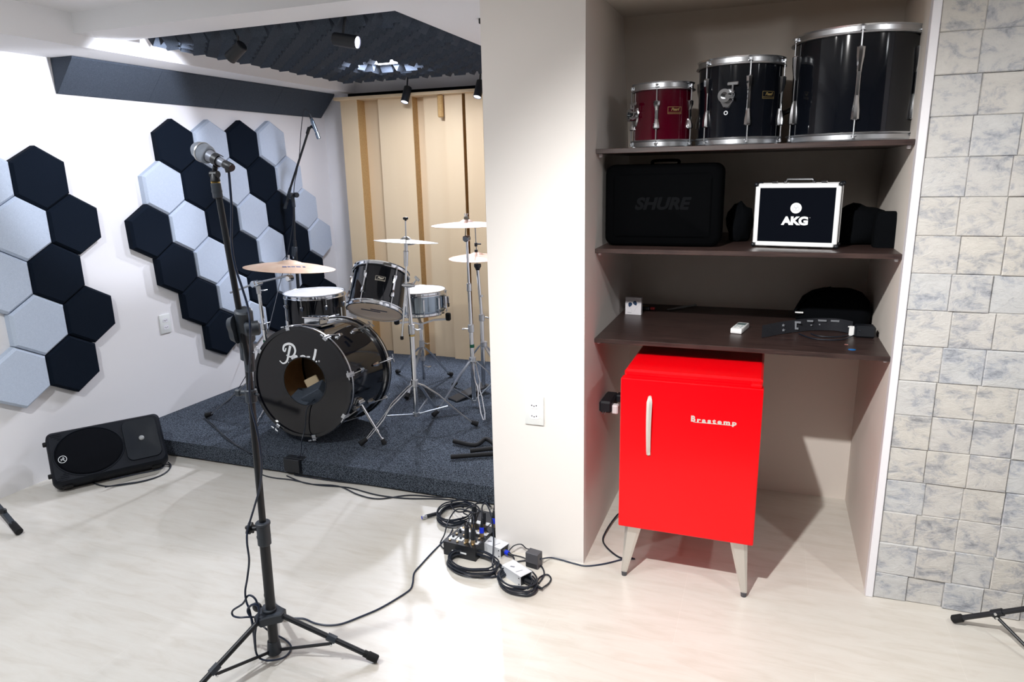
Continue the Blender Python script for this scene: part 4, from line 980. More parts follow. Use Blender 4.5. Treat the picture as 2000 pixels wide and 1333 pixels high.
# hi-hat at the back right
sx4, sy4 = W(941, 640, 4.22).x, 4.22
t = thing('hi_hat_stand', 'chrome hi-hat stand mostly behind the tall stand beside the pillar', 'hi-hat stand', (sx4, sy4, PZ)); o_ = t.location
H0, H1, H2 = Vector((sx4, sy4, PZ+.05)), W(941, 620, sy4), W(933, 528, sy4)
MB(o_).tube([H0, H1], .014, 18).build('base_tube', CHROME, t); MB(o_).tube([H1, H2], .0105, 16).build('upper_tube', CHROME, t)
b = MB(o_); b.cyl(H1-Vector((0, 0, .025)), H1+Vector((0, 0, .02)), .02, n=16, bev=.003); hq = W(940, 580, sy4); b.cyl(hq, hq+Vector((0, 0, .012)), .013, n=14); hq = W(945, 672, sy4); b.cyl(hq-Vector((0, 0, .016)), hq+Vector((0, 0, .016)), .024, n=16, bev=.003); b.build('collar', CHROME2, t)
wing(t, H1+Vector((.02, 0, 0)), (1, 0, 0)); b = MB(o_); b.cyl(H2, H2+Vector((0, 0, .02)), .012, .020, n=18); b.cyl(H2+Vector((0, 0, .02)), H2+Vector((0, 0, .042)), .024, n=20, bev=.003); b.build('seat_cup', BLACKP, t)
h4 = W(931, 503, sy4); b = MB(o_); b.cyl(H2, W(928, 444, sy4), .0034, n=8); b.build('pull_rod', CHROME, t)
b = MB(o_); hc_ = W(929.5, 478, sy4); b.cyl(hc_-Vector((0, 0, .012)), hc_+Vector((0, 0, .012)), .010, n=12, bev=.002); b.box(hc_+Vector((.02, 0, .004)), (.034, .006, .009), bev=.002); b.cyl(hc_-Vector((0, 0, .05)), hc_-Vector((0, 0, .034)), .011, n=12); b.build('clutch', BLACKP, t)
for f_ in (Vector((sx4+.30, sy4-.16, RF)), Vector((sx4+.1, sy4+.32, RF)), Vector((sx4-.26, sy4+.06, RF))): leg_flat(t, Vector((sx4, sy4, W(945, 672, sy4).z)), f_)
b = MB(o_); pd = G(905, 770, RF); b.box((0, 0, 0), (.10, .30, .012), T(pd.x+.06, pd.y-.03, RF+.03) @ RZ(-.5) @ RX(.17), bev=.004); b.build('pedal', BLACKP, t)
cymbal('hi_hat_cymbals', 'copper-pink pair of hi-hat cymbals lower beside the pillar', (h4.x, h4.y, h4.z-.004), .186, (.005, -.03), BRONZE2, .045, .024)
# snare stand
t = thing('snare_stand', 'chrome tripod basket stand under the snare drum', 'snare stand', (sx0, sy, PZ)); o_ = t.location
zb_ = szt-sd_-.018
MB(o_).tube([(sx0, sy, .16), (sx0, sy, zb_-.06)], .013, 16).build('tube', CHROME, t)
b = MB(o_); b.cyl((sx0, sy, .40), (sx0, sy, .45), .019, n=16, bev=.003); b.cyl((sx0, sy, .30), (sx0, sy, .33), .019, n=16, bev=.003); b.cyl((sx0, sy, zb_-.10), (sx0, sy, zb_-.05), .018, n=16, bev=.003); b.build('collar', CHROME2, t)
wing(t, (sx0+.015, sy, .43), (1, -.2, 0)); wing(t, (sx0+.015, sy, .26), (1, -.2, 0))
for k in range(3):
    a = toward(sx0, sy)+math.radians(68+120*k); dv = Vector((math.cos(a), math.sin(a), 0)); b = MB(o_); c0 = Vector((sx0, sy, zb_-.07))
    b.loft([[p+Vector((-dv.y, dv.x, 0))*.009, p+Vector((0, 0, .012))+Vector((-dv.y, dv.x, 0))*.009, p+Vector((0, 0, .012))-Vector((-dv.y, dv.x, 0))*.009, p-Vector((-dv.y, dv.x, 0))*.009] for p in (c0, c0+dv*.10+Vector((0, 0, .035)), c0+dv*.205+Vector((0, 0, .045)))])
    ar = b.build('basket_arm', CHROME2, t); e_ = c0+dv*.205+Vector((0, 0, .045))
    b = MB(o_); b.box((0, 0, 0), (.034, .030, .055), T(*(e_+Vector((0, 0, .022)))) @ RZ(a), bev=.007); b.build('rubber_grip', BLACKR, ar)
for f_ in (G(776, 730, RF), G(882, 736, RF), Vector((sx0+.02, sy-.30, RF))): leg_flat(t, (sx0, sy, .40), f_)

# kick microphone cable and its little box on the riser edge
q = G(580, 893, PZ); t = thing('direct_box', 'small black box clipped over the front edge of the drum riser', 'box', (q.x, 2.87, PZ)); o_ = t.location
MB(o_).span(q.x-.055, q.x+.055, 2.858, 2.90, PZ+.0005, PZ+.006, bev=.002).build('lid', BLACKP, t); MB(o_).span(q.x-.055, q.x+.045, 2.842, 2.8695, PZ-.070, PZ+.004, bev=.003).build('housing', BLACKP, t)
hp_ = MBs @ Vector((.06, -.11, .004)); hp2 = MBs @ Vector((.045, -.10, -.06))
cable('microphone_cable', [hp2, hp_, MBs @ Vector((.035, -.15, .012)), MBs @ Vector((.02, -.25, .012)), W(589, 862, 3.0), W(587, 888, 2.90), (q.x+.01, 2.875, PZ+.008)], .0032, 'black cable hanging out of the bass drum port to the riser edge')

# black stand feet at the right edge of the riser
fpts = [(W(886, 862, 3.42), None)]
A = G(886, 862, RF+.018); B = G(928, 870, RF+.018); C_ = G(950, 858, RF+.03); E_ = G(972, 875, RF+.03); F_ = G(880, 893, RF+.018); G_ = G(975, 886, RF+.018); H_ = G(918, 881, RF+.02)
t = thing('floor_stand', 'black low stand with foam-covered arms lying at the right edge of the riser', 'stand', (B.x, B.y, PZ)); o_ = t.location
for nm, P_ in (('padded_arm', [A, B, C_, E_]), ('padded_arm', [F_, (F_+G_)/2, G_]), ('padded_arm', [H_, (H_+E_)/2, E_])):
    b = MB(o_); b.tube(smooth(P_, 6), .0125, 12); b.build(nm, BLACKR, t)

# ------------------------------------------------------------------ overhead microphone stand at the back
OY = 4.42; ob_ = W(578, 545, OY); ox = ob_.x
t = thing('microphone_stand', 'black boom stand behind the floor tom holding a slim overhead microphone', 'microphone stand', (ox, OY, PZ)); o_ = t.location
O1 = W(575.5, 470, OY); O2 = W(573, 385, OY)
MB(o_).tube([(ox, OY, PZ+.06), O1], .0125, 16).build('lower_tube', BLACKP, t); MB(o_).tube([O1, O2], .009, 14).build('upper_tube', BLACKP, t)
b = MB(o_); cA, cB = W(575.5, 482, OY), W(575, 501, OY); b.cyl(cB, cA, .021, n=20, bev=.003); b.build('grip_collar', GREYP, t)
b = MB(o_); b.cyl(cB-Vector((0, 0, .018)), cB, .013, n=16); b.build('chrome_sleeve', CHROME, t)
b = MB(o_); b.cyl(W(574, 405, OY), W(571, 384, OY), .014, n=16, bev=.002); b.cyl(W(568, 382, OY)+Vector((0, -.022, 0)), W(568, 382, OY)+Vector((0, .022, 0)), .020, n=20, bev=.004); b.box(W(566, 372, OY), (.04, .03, .05), RY(.3), bev=.006); cl = b.build('boom_clutch', GREYP, t)
b = MB(o_); k0 = W(576, 381, OY); b.cyl(k0, k0+Vector((.035, -.02, 0)), .019, n=16, bev=.004); b.build('clutch_knob', BLACKP, cl)
m1, m2, m3 = W(556, 407, OY), W(567, 368, OY), W(603, 254, OY)
b = MB(o_); b.tube([m1, m2], .011, 12); b.cyl(m1, m1+(m2-m1)*.35, .013, n=14); b.build('counterweight', GREYP, t)
MB(o_).tube([m2, m3], .0082, 12).build('boom_arm', BLACKP, t)
b = MB(o_); b.cyl(W(600, 262, OY), W(604, 249, OY), .012, n=14, bev=.002); b.tube([W(604, 251, OY), W(609, 247, OY), W(613, 250, OY)], .010, 10); b.build('microphone_clip', BLACKP, t)
mA, mB, mC = W(608, 232, OY-.03), W(618, 257, OY-.03), W(623, 271, OY-.03)
t2 = thing('microphone', 'slim metallic overhead microphone pointing down at the end of the rear boom', 'microphone', mA); o_ = t2.location
b = MB(o_); b.cyl(mA, mA+(mB-mA)*.2, .010, .013, n=20); b.cyl(mA+(mB-mA)*.2, mB, .0135, n=20, bev=.001); b.build('body', mat('blued_chrome', (.30, .38, .48), .25, 1), t2)
b = MB(o_); b.cyl(mB, mB+(mC-mB)*.2, .011, n=20); b.cyl(mB+(mC-mB)*.2, mC, .0145, n=20, bev=.001); b.build('capsule_head', mat('blued_chrome', (.30, .38, .48), .25, 1), t2)
b = MB(o_); b.cyl(mA-(mB-mA)*.35, mA, .0085, .010, n=14); b.build('connector', BLACKP, t2)
cable('microphone_cable', [mA-(mB-mA)*.3, W(597, 213, OY-.03), W(592, 224, OY-.03), W(588, 255, OY-.02), W(585, 300, OY-.02), W(581, 330, OY-.02), W(575, 360, OY-.02), W(573, 400, OY-.03), W(571, 440, OY-.03), W(565, 480, OY-.06), W(557, 515, OY-.1), W(545, 560, OY-.2), W(533, 610, OY-.35), W(520, 660, OY-.5), W(508, 688, OY-.6), W(495, 710, OY-.66)], .0028, 'thin cable running down from the overhead microphone behind the bronze cymbal')
for a in (0, 2*PI/3, 4*PI/3):
    e_ = Vector((ox+.28*math.cos(a), OY+.28*math.sin(a), RF+.009)); b = MB(t.location); b.tube([(ox, OY, PZ+.22), e_], .008, 10); b.build('leg', BLACKP, t)

# ================================================================== vocal microphone stand (foreground)
vx, vy = -1.50, 1.63
t = thing('microphone_stand', 'black tripod microphone stand standing nearest the camera on the pale floor', 'microphone stand', (vx, vy, 0)); o_ = t.location
hubz = .175; ctop = Vector((-1.466, 1.63, 1.16)); coll = Vector((vx+.012, vy, .47))
def vp(z): return Vector((vx+(ctop.x-vx)*(z/1.16), vy, z))
MB(o_).tube([vp(.035), vp(.47)], .0165, 20).build('lower_tube', BLACKP, t); MB(o_).tube([vp(.47), vp(1.11)], .0108, 18).build('upper_tube', BLACKP, t)
b = MB(o_)
zt_ = hubz; hexp = [(.047*math.cos(k*PI/3+.3), .047*math.sin(k*PI/3+.3)) for k in range(6)]
hp = []
for k in range(3):
    a = math.radians(12.7+120*k)
    for da, r_ in ((-.75, .040), (-.35, .052), (.35, .052), (.75, .040)): hp.append((r_*math.cos(a+da), r_*math.sin(a+da)))
b.prism(hp, zt_-.030, zt_-.004, T(vx, vy, 0)); b.prism(hp, zt_-.004, zt_, T(vx, vy, 0), top=[(x*.9, y*.9) for x, y in hp]); b.cyl((vx, vy, zt_), (vx, vy, zt_+.012), .024, n=24, bev=.003); hubo = b.build('leg_hub', GREYP, t)
b = MB(o_); a = math.radians(165); b.cyl((vx+.04*math.cos(a), vy+.04*math.sin(a), zt_-.015), (vx+.062*math.cos(a), vy+.062*math.sin(a), zt_-.015), .006, n=10); b.sphere((vx+.072*math.cos(a), vy+.072*math.sin(a), zt_-.015), .018, (1, .7, 1)); b.build('hub_knob', BLACKP, hubo)
b = MB(o_); b.cyl((vx, vy, .012), (vx, vy, .060), .025, .020, n=24, bev=.002); low_h = b.build('brace_hub', GREYP, t)
for k in range(3):
    a = math.radians(12.7+120*k); dv = Vector((math.cos(a), math.sin(a), 0)); sd2 = Vector((-dv.y, dv.x, 0))
    p0 = Vector((vx, vy, 0))+dv*.045+Vector((0, 0, zt_-.017)); p1 = Vector((vx, vy, 0))+dv*.363+Vector((0, 0, .014)); d_ = (p1-p0).normalized()
    b = MB(o_); b.tube([p0, p1-d_*.02], .0092, 14); lg = b.build('leg', BLACKP, t)
    b = MB(o_); b.cyl(p1-d_*.048, p1-d_*.032, .0115, n=16); b.cyl(p1-d_*.036, p1+d_*.004, .0142, n=18, bev=.004); b.build('rubber_foot', BLACKR, lg)
    mp_ = p0+(p1-p0)*.52
    b = MB(o_); b.cyl(mp_-d_*.016, mp_+d_*.016, .0135, n=6); b.box(mp_+Vector((0, 0, -.016)), (.014, .014, .016), RZ(a), bev=.002); bk = b.build('leg_sleeve', GREYP, lg)
    q0_ = Vector((vx, vy, .024))+dv*.022; q1_ = mp_+Vector((0, 0, -.020))
    b = MB(o_); F2 = frame(q0_, q1_-q0_, (0, 0, 1)); L_ = (q1_-q0_).length; b.box((0, 0, L_/2), (.010, .006, L_), F2, bev=.001); b.build('brace', BLACKP, t)
    for c_ in (q1_, p0+Vector((0, 0, -.004))): MB(o_).cyl(c_-sd2*.012, c_+sd2*.012, .0042, n=10).build('rivet', CHROME, lg)
# height clutch
b = MB(o_); c0, c1 = vp(.425), vp(.508); b.cyl(c0, c1, .0215, n=22, bev=.003); b.cyl(c1-Vector((0, 0, .012)), c1, .024, n=22, bev=.003); b.cyl(c0+Vector((0, 0, .028)), c0+Vector((0, 0, .033)), .0225, n=20); ch_ = b.build('height_clutch', GREYP, t)
b = MB(o_); q = vp(.478); b.cyl(q, q+Vector((-.045, -.004, 0)), .007, n=10)
pts_ = [(.017*(1+.22*math.cos(5*a))*math.cos(a), .017*(1+.22*math.cos(5*a))*math.sin(a)) for a in [2*PI*k/40 for k in range(40)]]
b.prism(pts_, 0, .014, frame(q+Vector((-.042, -.004, 0)), (-1, -.1, 0))); b.build('clutch_knob', BLACKP, ch_)
# lower small clip seen on the upper tube
b = MB(o_); q = vp(W(491, 768, 1.63).z); b.cyl(q-Vector((0, 0, .030)), q+Vector((0, 0, .012)), .0175, n=18, bev=.003); b.cyl(q-Vector((0, 0, .0)), q+Vector((-.040, -.006, .0)), .009, n=12); b.box(q+Vector((-.040, -.008, 0)), (.022, .016, .022), bev=.004); b.cyl(q, q+Vector((.03, 0, -.004)), .004, n=8); b.build('accessory_clamp', GREYP, t)
# boom clutch with large lobed knob
bt0, bt1 = W(486, 712, 1.60), W(425, 372, 1.60)
q = W(480, 640, 1.61); b = MB(o_)
b.cyl(W(482, 666, 1.625), W(475, 605, 1.60), .026, n=22, bev=.005); b.cyl(q+Vector((.012, -.02, 0)), q+Vector((.045, .01, 0)), .022, n=14, bev=.005); b.cyl(vp(1.055), vp(1.125), .0205, n=20, bev=.004); bc_ = b.build('boom_clutch', GREYP, t)
b = MB(o_); kq = q+Vector((-.022, -.008, 0)); pts_ = [(.040*(1+.20*math.cos(3*a+.8))*math.cos(a), .040*(1+.20*math.cos(3*a+.8))*math.sin(a)) for a in [2*PI*k/48 for k in range(48)]]
b.prism(pts_, 0, .018, frame(kq, (-1, -.25, 0)), top=[(x*.82, y*.82) for x, y in pts_]); b.build('clutch_knob', GREYP, bc_)
b = MB(o_); b.cyl(W(486, 688, 1.62), W(489, 726, 1.62), .0165, .015, n=18, bev=.003); b.build('boom_end_cap', GREYP, t)
MB(o_).tube([bt0, bt1], .0090, 16).build('boom_arm', BLACKP, t)
b = MB(o_); cA, cB = W(424, 386, 1.60), W(419, 357, 1.60); b.cyl(W(426, 387, 1.60), W(421, 358, 1.60), .0138, n=20, bev=.002); b.cyl(W(424, 376, 1.60), W(423.4, 372, 1.60), .0146, n=20); b.build('end_sleeve', GREYP, t)
b = MB(o_); b.cyl(W(421, 358, 1.60), W(420.7, 355, 1.60), .0125, n=18); b.build('thread_ring', mat('brass', (.55, .38, .12), .3, 1), t)
b = MB(o_); u1, u2, u3 = W(421, 355, 1.60), W(419, 338, 1.60), W(420, 328, 1.60); b.cyl(u1, u2, .0135, .010, n=16, bev=.002); b.cyl(u2+Vector((-.012, 0, -.004)), u2+Vector((.012, 0, -.004)), .010, n=14)
pm0, pm1 = W(436, 319, 1.585), W(397, 298, 1.60)    # axis of the microphone: cable end -> ball
dm = (pm1-pm0).normalized(); Fmic = frame(pm0, dm, (0, 0, 1))
b.lathe([(.0158, .016), (.0172, .016), (.0172, .036), (.0158, .036), (.0158, .016)], Fmic, 24, a0=PI*.75, a1=PI*2.25); b.tube([u2, u3, Fmic @ Vector((-.018, 0, .03))], .007, 10)
b.build('microphone_clip', BLACKP, t)
t2 = thing('microphone', 'grey handheld vocal microphone with a mesh ball head on the nearest stand', 'microphone', pm0); o_ = t2.location; Lm = (pm1-pm0).length
b = MB(o_); b.lathe([(0, -.01), (.0105, -.01), (.0115, 0), (.0125, .02), (.0165, Lm*.62), (.018, Lm*.70), (0, Lm*.70)], Fmic, 28); b.build('handle', mat('mic_grey', (.22, .24, .29), .45, .4), t2)
b = MB(o_); b.lathe([(.019, Lm*.68), (.0235, Lm*.72), (.0262, Lm*.80+.0), (.0270, Lm*1.0), (.0262, Lm*1.12), (.0235, Lm*1.26), (.0175, Lm*1.38), (.009, Lm*1.45), (0, Lm*1.47)], Fmic, 32); b.build('grille', mat('grille_mesh', (.32, .36, .43), .42, .7, bump=(900, 1.0)), t2)
b = MB(o_); b.lathe([(.0272, Lm*.985), (.0285, Lm*.99), (.0285, Lm*1.05), (.0272, Lm*1.055)], Fmic, 32); b.build('grille_band', CHROME2, t2)
b = MB(o_); b.lathe([(0, -.038), (.010, -.038), (.0118, -.034), (.0118, -.008), (.0108, -.006), (0, -.006)], Fmic, 20); b.tube(smooth([Fmic @ Vector((0, 0, -.03)), W(444.5, 326, 1.58), W(447, 336, 1.58)], 5), [.0105]*5+[.009]*6, 12); b.build('connector', BLACKP, t2)
VC = [W(447, 337, 1.58), W(449, 360, 1.58), W(452, 400, 1.58), W(452, 440, 1.58), W(452.5, 480, 1.585), W(459, 520, 1.585), W(472, 560, 1.585), W(484, 600, 1.585), W(489, 640, 1.57), W(489, 690, 1.585), W(487, 730, 1.60), W(490, 790, 1.605), W(504, 850, 1.605), W(511, 905, 1.605), W(508, 950, 1.61), W(497, 990, 1.61), W(484, 1035, 1.61), W(482.5, 1060, 1.60), W(486.5, 1095, 1.60), W(483, 1130, 1.60), W(479, 1155, 1.595), W(481, 1175, 1.595), W(488, 1195, 1.59), W(494, 1230, 1.59), W(498, 1262, 1.58), W(502, 1280, 1.58), W(512, 1289, 1.58), W(530, 1291, 1.58)+Vector((0, 0, .0)), G(556, 1284, .006), G(569, 1266, .006), G(556, 1250, .006), G(533, 1238, .008), G(516, 1226, .03), W(507, 1215, 1.6), W(505, 1190, 1.6), W(498, 1170, 1.6), W(485, 1164, 1.6), W(474, 1180, 1.6), W(455, 1193, 1.6), W(455, 1203, 1.6), W(468, 1207, 1.6), W(490, 1206, 1.6), G(540, 1208, .02), G(560, 1209, .006), G(592, 1209, .0045), G(615, 1218, .0045), G(640, 1222, .0045), G(668, 1219, .0045), G(705, 1205, .0045), G(740, 1190, .0045), G(775, 1170, .0045), G(800, 1153, .0045), G(806, 1140, .0045), G(809, 1120, .0045), G(822, 1104, .0045), G(842, 1082, .0045), G(862, 1062, .0045), G(878, 1046, .03), W(888, 1028, 2.66), W(905, 1010, 2.7)]
cable('microphone_cable', VC, .0034, 'long thin cable dropping from the vocal microphone, coiling by the tripod and crossing the floor', CABLEB, k=8, n=8)
cable('microphone_cable', [W(505, 1185, 1.59), W(497, 1181, 1.585), W(487, 1186, 1.585), W(484, 1196, 1.585), W(492, 1212, 1.585), W(496, 1240, 1.58), W(499, 1270, 1.58), W(498, 1240, 1.575), W(503, 1210, 1.58), W(506, 1195, 1.585), W(505, 1183, 1.59)], .0040, 'tight black loop of spare cable hanging on the tripod hub', CABLEB, k=6)

# ================================================================== loudspeaker on the left
so, th_, ti_ = Vector((-3.385, 2.262, .123)), .961, .664; WW, HH = .545, .290
u_ = Vector((math.cos(th_), math.sin(th_), 0)); hb_ = Vector((-math.sin(th_), math.cos(th_), 0))   # hb_: towards the wall
gup = Vector((0, 0, 1))*math.cos(ti_)+hb_*math.sin(ti_); nf = u_.cross(gup).normalized()
if nf.dot(Vector((0, 0, CH))-so) < 0: nf = -nf
Msp = Matrix(((u_.x, gup.x, nf.x, so.x), (u_.y, gup.y, nf.y, so.y), (u_.z, gup.z, nf.z, so.z), (0, 0, 0, 1)))
t = thing('loudspeaker', 'black plastic stage loudspeaker lying on its side against the left wall', 'loudspeaker', so); t.rotation_euler = Msp.to_euler()
SPK = mat('speaker_plastic', (.002, .004, .009), .55, spec=.2, bump=(350, .25))
def sec(x0, x1, y0, y1, z, r=.03): return [(x0+(x1-x0)/2+a, y0+(y1-y0)/2+c_, z) for a, c_ in rrect(x1-x0, y1-y0, r, 5)]
# body: lofted in z (away from the face), floor contact handled by the sloping underside
dz = so.z/math.sin(ti_)   # distance along -nf until the lower edge meets the floor
b = MB(); b.loft([sec(.012, WW-.012, .010, HH-.010, .004), sec(0, WW, 0, HH, -.010), sec(-.004, WW+.004, -.004, HH+.002, -.05), sec(.004, WW-.004, -.002, HH-.01, -.10), sec(.02, WW-.02, .035, HH-.05, -.155), sec(.05, WW-.05, .085, HH-.09, -.175)]); b.build('cabinet', SPK, t, angle=40)
b = MB()   # grille oval
el = [(WW*.335+.158*math.cos(2*PI*k/48), HH*.5+.128*math.sin(2*PI*k/48)) for k in range(48)]; el2 = [(WW*.335+.150*math.cos(2*PI*k/48), HH*.5+.120*math.sin(2*PI*k/48)) for k in range(48)]
A = [b.bm.verts.new((x, y, .0045)) for x, y in el]; B = [b.bm.verts.new((x, y, .011)) for x, y in el2]
for k in range(48): b.face([A[k], A[(k+1) % 48], B[(k+1) % 48], B[k]])
rings = [B]
for s_, z_ in ((.8, .014), (.5, .017), (.2, .018)):
    R_ = [b.bm.verts.new((WW*.335+(x-WW*.335)*s_, HH*.5+(y-HH*.5)*s_, z_)) for x, y in el2]; rings.append(R_)
for P_, Q_ in zip(rings, rings[1:]):
    for k in range(48): b.face([P_[k], P_[(k+1) % 48], Q_[(k+1) % 48], Q_[k]])
b.face(rings[-1]); gr = b.build('woofer_grille', mat('speaker_mesh', (.001, .002, .005), .8, spec=.15, bump=(1400, 1.0)), t, angle=30)
b = MB(); b.tube([(WW*.335+.163*math.cos(2*PI*k/48), HH*.5+.131*math.sin(2*PI*k/48), .005) for k in range(48)], .004, 6, closed=True); b.build('grille_rim', SPK, gr)
b = MB(); b.lathe([(.0175, .0), (.0200, 0), (.0200, .0016), (.0175, .0016), (.0175, 0)], T(.058, HH*.43, .0135) @ RY(-.12) @ Matrix.Diagonal((1, 1, 1, 1)), 32)
Fl = T(.058, HH*.43, .0142) @ RY(-.12)
b.tube([Fl @ Vector(p) for p in ((-.009, -.008, 0), (-.003, 0, 0), (-.009, .003, 0))], .0016, 5); b.tube([Fl @ Vector(p) for p in ((-.003, 0, 0), (.004, -.004, 0), (.010, -.010, 0))], .0018, 5); b.tube([Fl @ Vector(p) for p in ((-.001, .004, 0), (.004, .010, 0), (.008, .004, 0), (.004, .0, 0))], .0020, 5)
b.build('emblem', INKW, gr)
# horn: recessed bowl with light dome
b = MB(); hx, hy = WW*.80, HH*.56; S = []
for w_, h_, z_, r_ in ((.155, .20, .0045, .03), (.145, .19, .003, .03), (.145, .19, .0046, .03)): pass
S = [[(hx+x, hy-.01+y, z_) for x, y in rrect(w_, h_, r_, 6)] for w_, h_, z_, r_ in ((.172, .235, .004, .032), (.168, .231, .0125, .032), (.160, .222, .0125, .032), (.10, .13, .0075, .03), (.055, .062, .005, .026), (.02, .02, .0042, .009))]
b.loft(S); b.build('horn_flare', mat('horn_black', (.002, .005, .010), .5, spec=.25), t, angle=50)
b = MB(); b.sphere((hx-.0, hy-.005, .005), .014, (1, 1, .5)); b.build('tweeter_dome', mat('dome_grey', (.28, .29, .29), .5), t)
b = MB()
for sgn, y_ in ((1, HH-.028), (-1, .028)):
    for k in range(4):
        x0 = .018+k*.004; b.box((.042+.006*k, y_+sgn*(.010-k*.010), .0055), (.065-.014*k if k else .05, .005, .003), RZ(0) @ T(0, 0, 0), bev=.001)
b.build('port_ribs', SPK, t)
b = MB()
for y_, z_ in ((HH-.05, -.03), (.06, -.03)): b.cyl((-.018, y_, z_), (.004, y_, z_), .013, n=12, bev=.003)
b.build('rubber_foot', BLACKR, t)
# floor side foot wedge so the cabinet rests on the floor
b = MB(so); inv2 = None
b2 = MB(); 
for x_ in (.06, WW-.06):
    pa = Vector((x_, -.002, -.06)); pw = Msp @ pa
    b2.box((0, 0, 0), (.05, .02, .05), T(*pa), bev=.006)
b2.build('side_foot', BLACKR, t)
def lowest(o):
    m_ = 9
    for c_ in o.children:
        if c_.type == 'MESH':
            for v in c_.data.vertices: m_ = min(m_, (Msp @ v.co).z)
    return m_
t.location.z -= lowest(t)-.0005
cable('power_cable', [G(205, 952, .02), G(240, 946, .005), G(275, 941, .005), G(310, 931, .005), G(330, 918, .005), G(331, 909, .006), G(322, 908, .012), G(308, 918, .03), G(250, 930, .04), G(215, 938, .05)], .0036, 'black cable curling out from under the loudspeaker on the left')
cable('power_cable', [G(180, 943, .008), G(205, 950, .005), G(245, 947, .005), G(290, 938, .005), G(322, 925, .0055), G(334, 911, .006), G(328, 903, .02)], .0032, 'second black cable trailing from under the loudspeaker')

# ================================================================== mixer, boxes, cable coils by the pillar
mA_, mB_ = G(867, 1083, 0), G(940, 1100, 0)
ang = math.atan2(mB_.y-mA_.y, mB_.x-mA_.x); MW = .155; MH = .055; ML = .33
mo = T(mA_.x, mA_.y, 0) @ RZ(ang-.02)
t = thing('mixer', 'small black audio mixer full of plugged-in cables at the foot of the pillar', 'mixer', mo.translation); t.rotation_euler = mo.to_euler()
b = MB(); b.loft([[(x, y, z_) for x, y in ((0, 0), (MW, 0), (MW, ML), (0, ML))] for z_ in (.0005, MH)]) ; b.bm.free(); b = MB()
b.prism([(0, 0), (ML, 0), (ML, .05), (0, .062)], 0, MW, Matrix(((0, 0, 1, 0), (1, 0, 0, 0), (0, 1, 0, .0005), (0, 0, 0, 1)))); b.build('chassis', BLACKP, t)
def top_z(y): return .062-(y/ML)*.012
b = MB()
for i in range(4):
    for j in range(3): b.box((.022+i*.037, .045+j*.085, top_z(.045+j*.085)+.001), (.030, .026, .0014))
b.build('label_strips', INKW, t)
JG = mat('jack_gold', (.45, .34, .20), .35, .9)
for i in range(4):
    for j in range(5):
        x_, y_ = .022+i*.037, .018+j*.03
        MB().cyl((x_, y_, top_z(y_)), (x_, y_, top_z(y_)+(.006 if j % 2 == 0 else .012)), .0055, .005, n=12).build('input_jack' if j % 2 == 0 else 'control_knob', JG if j % 2 == 0 else GREYP, t)
b = MB(); b.box((MW*.5, -.002, .028), (.07, .003, .006)); b.build('front_badge', INKW, t)
plugs = [((.097, .03), 'black'), ((.128, .03), 'black'), ((.133, .10), 'blue'), ((.06, .16), 'black'), ((.10, .18), 'black'), ((.14, .20), 'blue'), ((.03, .22), 'black')]
for k, ((x_, y_), c_) in enumerate(plugs):
    base = mo @ Vector((x_, y_, top_z(y_)+.001)); topp = mo @ Vector((x_-.002, y_+.012, top_z(y_)+.072))
    pt = thing('cable_plug', f'{c_} connector standing in the mixer, {["front left", "front right of the black ones", "lower blue one", "left in the middle", "right in the middle", "upper blue one by the pillar", "far left at the back"][k]}', 'connector', base, 'connectors in the mixer')
    d_ = topp-base
    MB(base).cyl(base, base+d_*.25, .0095, n=14).build('sleeve', mat('jack_gold', (.45, .34, .20), .35, .9), pt)
    MB(base).cyl(base+d_*.25, base+d_*(.6 if c_ == 'blue' else .95), .0105, .0098, n=14, bev=.001).build('shell', BLUEC if c_ == 'blue' else BLACKP, pt)
    if c_ == 'blue': MB(base).cyl(base+d_*.6, base+d_*1.05, .008, .005, n=12).build('strain_relief', BLACKP, pt)
def gz(x, y, z): return G(x, y, z)
tips = [mo @ Vector((p[0][0]-.002, p[0][1]+.012, top_z(p[0][1])+.068)) for p in plugs]
cable('patch_cable', [tips[0], tips[0]+Vector((0, .03, .03)), gz(905, 1000, .09), gz(930, 985, .08), gz(948, 985, .05), gz(958, 990, .02), gz(940, 975, .006)], .0032, 'black cable from the front left mixer plug')
cable('patch_cable', [tips[1], tips[1]+Vector((-.01, .03, .03)), gz(915, 1000, .10), gz(893, 1000, .06), gz(880, 985, .02), gz(900, 975, .006), gz(935, 980, .006)], .0032, 'black cable from the front right mixer plug')
cable('patch_cable', [tips[2]+Vector((0, .005, .01)), gz(942, 990, .12), gz(950, 985, .12), gz(960, 1010, .10), gz(964, 1050, .06), gz(963, 1085, .045), gz(962, 1105, .02), gz(968, 1125, .006)], .0034, 'black cable arching from the lower blue plug down over the first white box')
cable('patch_cable', [tips[5]+Vector((0, .005, .01)), tips[5]+Vector((0, .01, .07)), gz(955, 970, .10), gz(952, 968, .04), gz(960, 978, .006)], .0034, 'black cable rising from the upper blue plug')
cable('patch_cable', [tips[3], gz(895, 995, .09), gz(880, 1010, .06), gz(872, 1030, .05), gz(868, 1045, .03), gz(860, 1062, .006), gz(866, 1072, .006)], .0032, 'black cable looping off the left of the mixer')
cable('patch_cable', [tips[4], gz(925, 990, .10), gz(940, 975, .06), gz(925, 962, .02), gz(905, 960, .012), gz(890, 968, .006)], .0030, 'black cable from the middle of the mixer towards the riser')
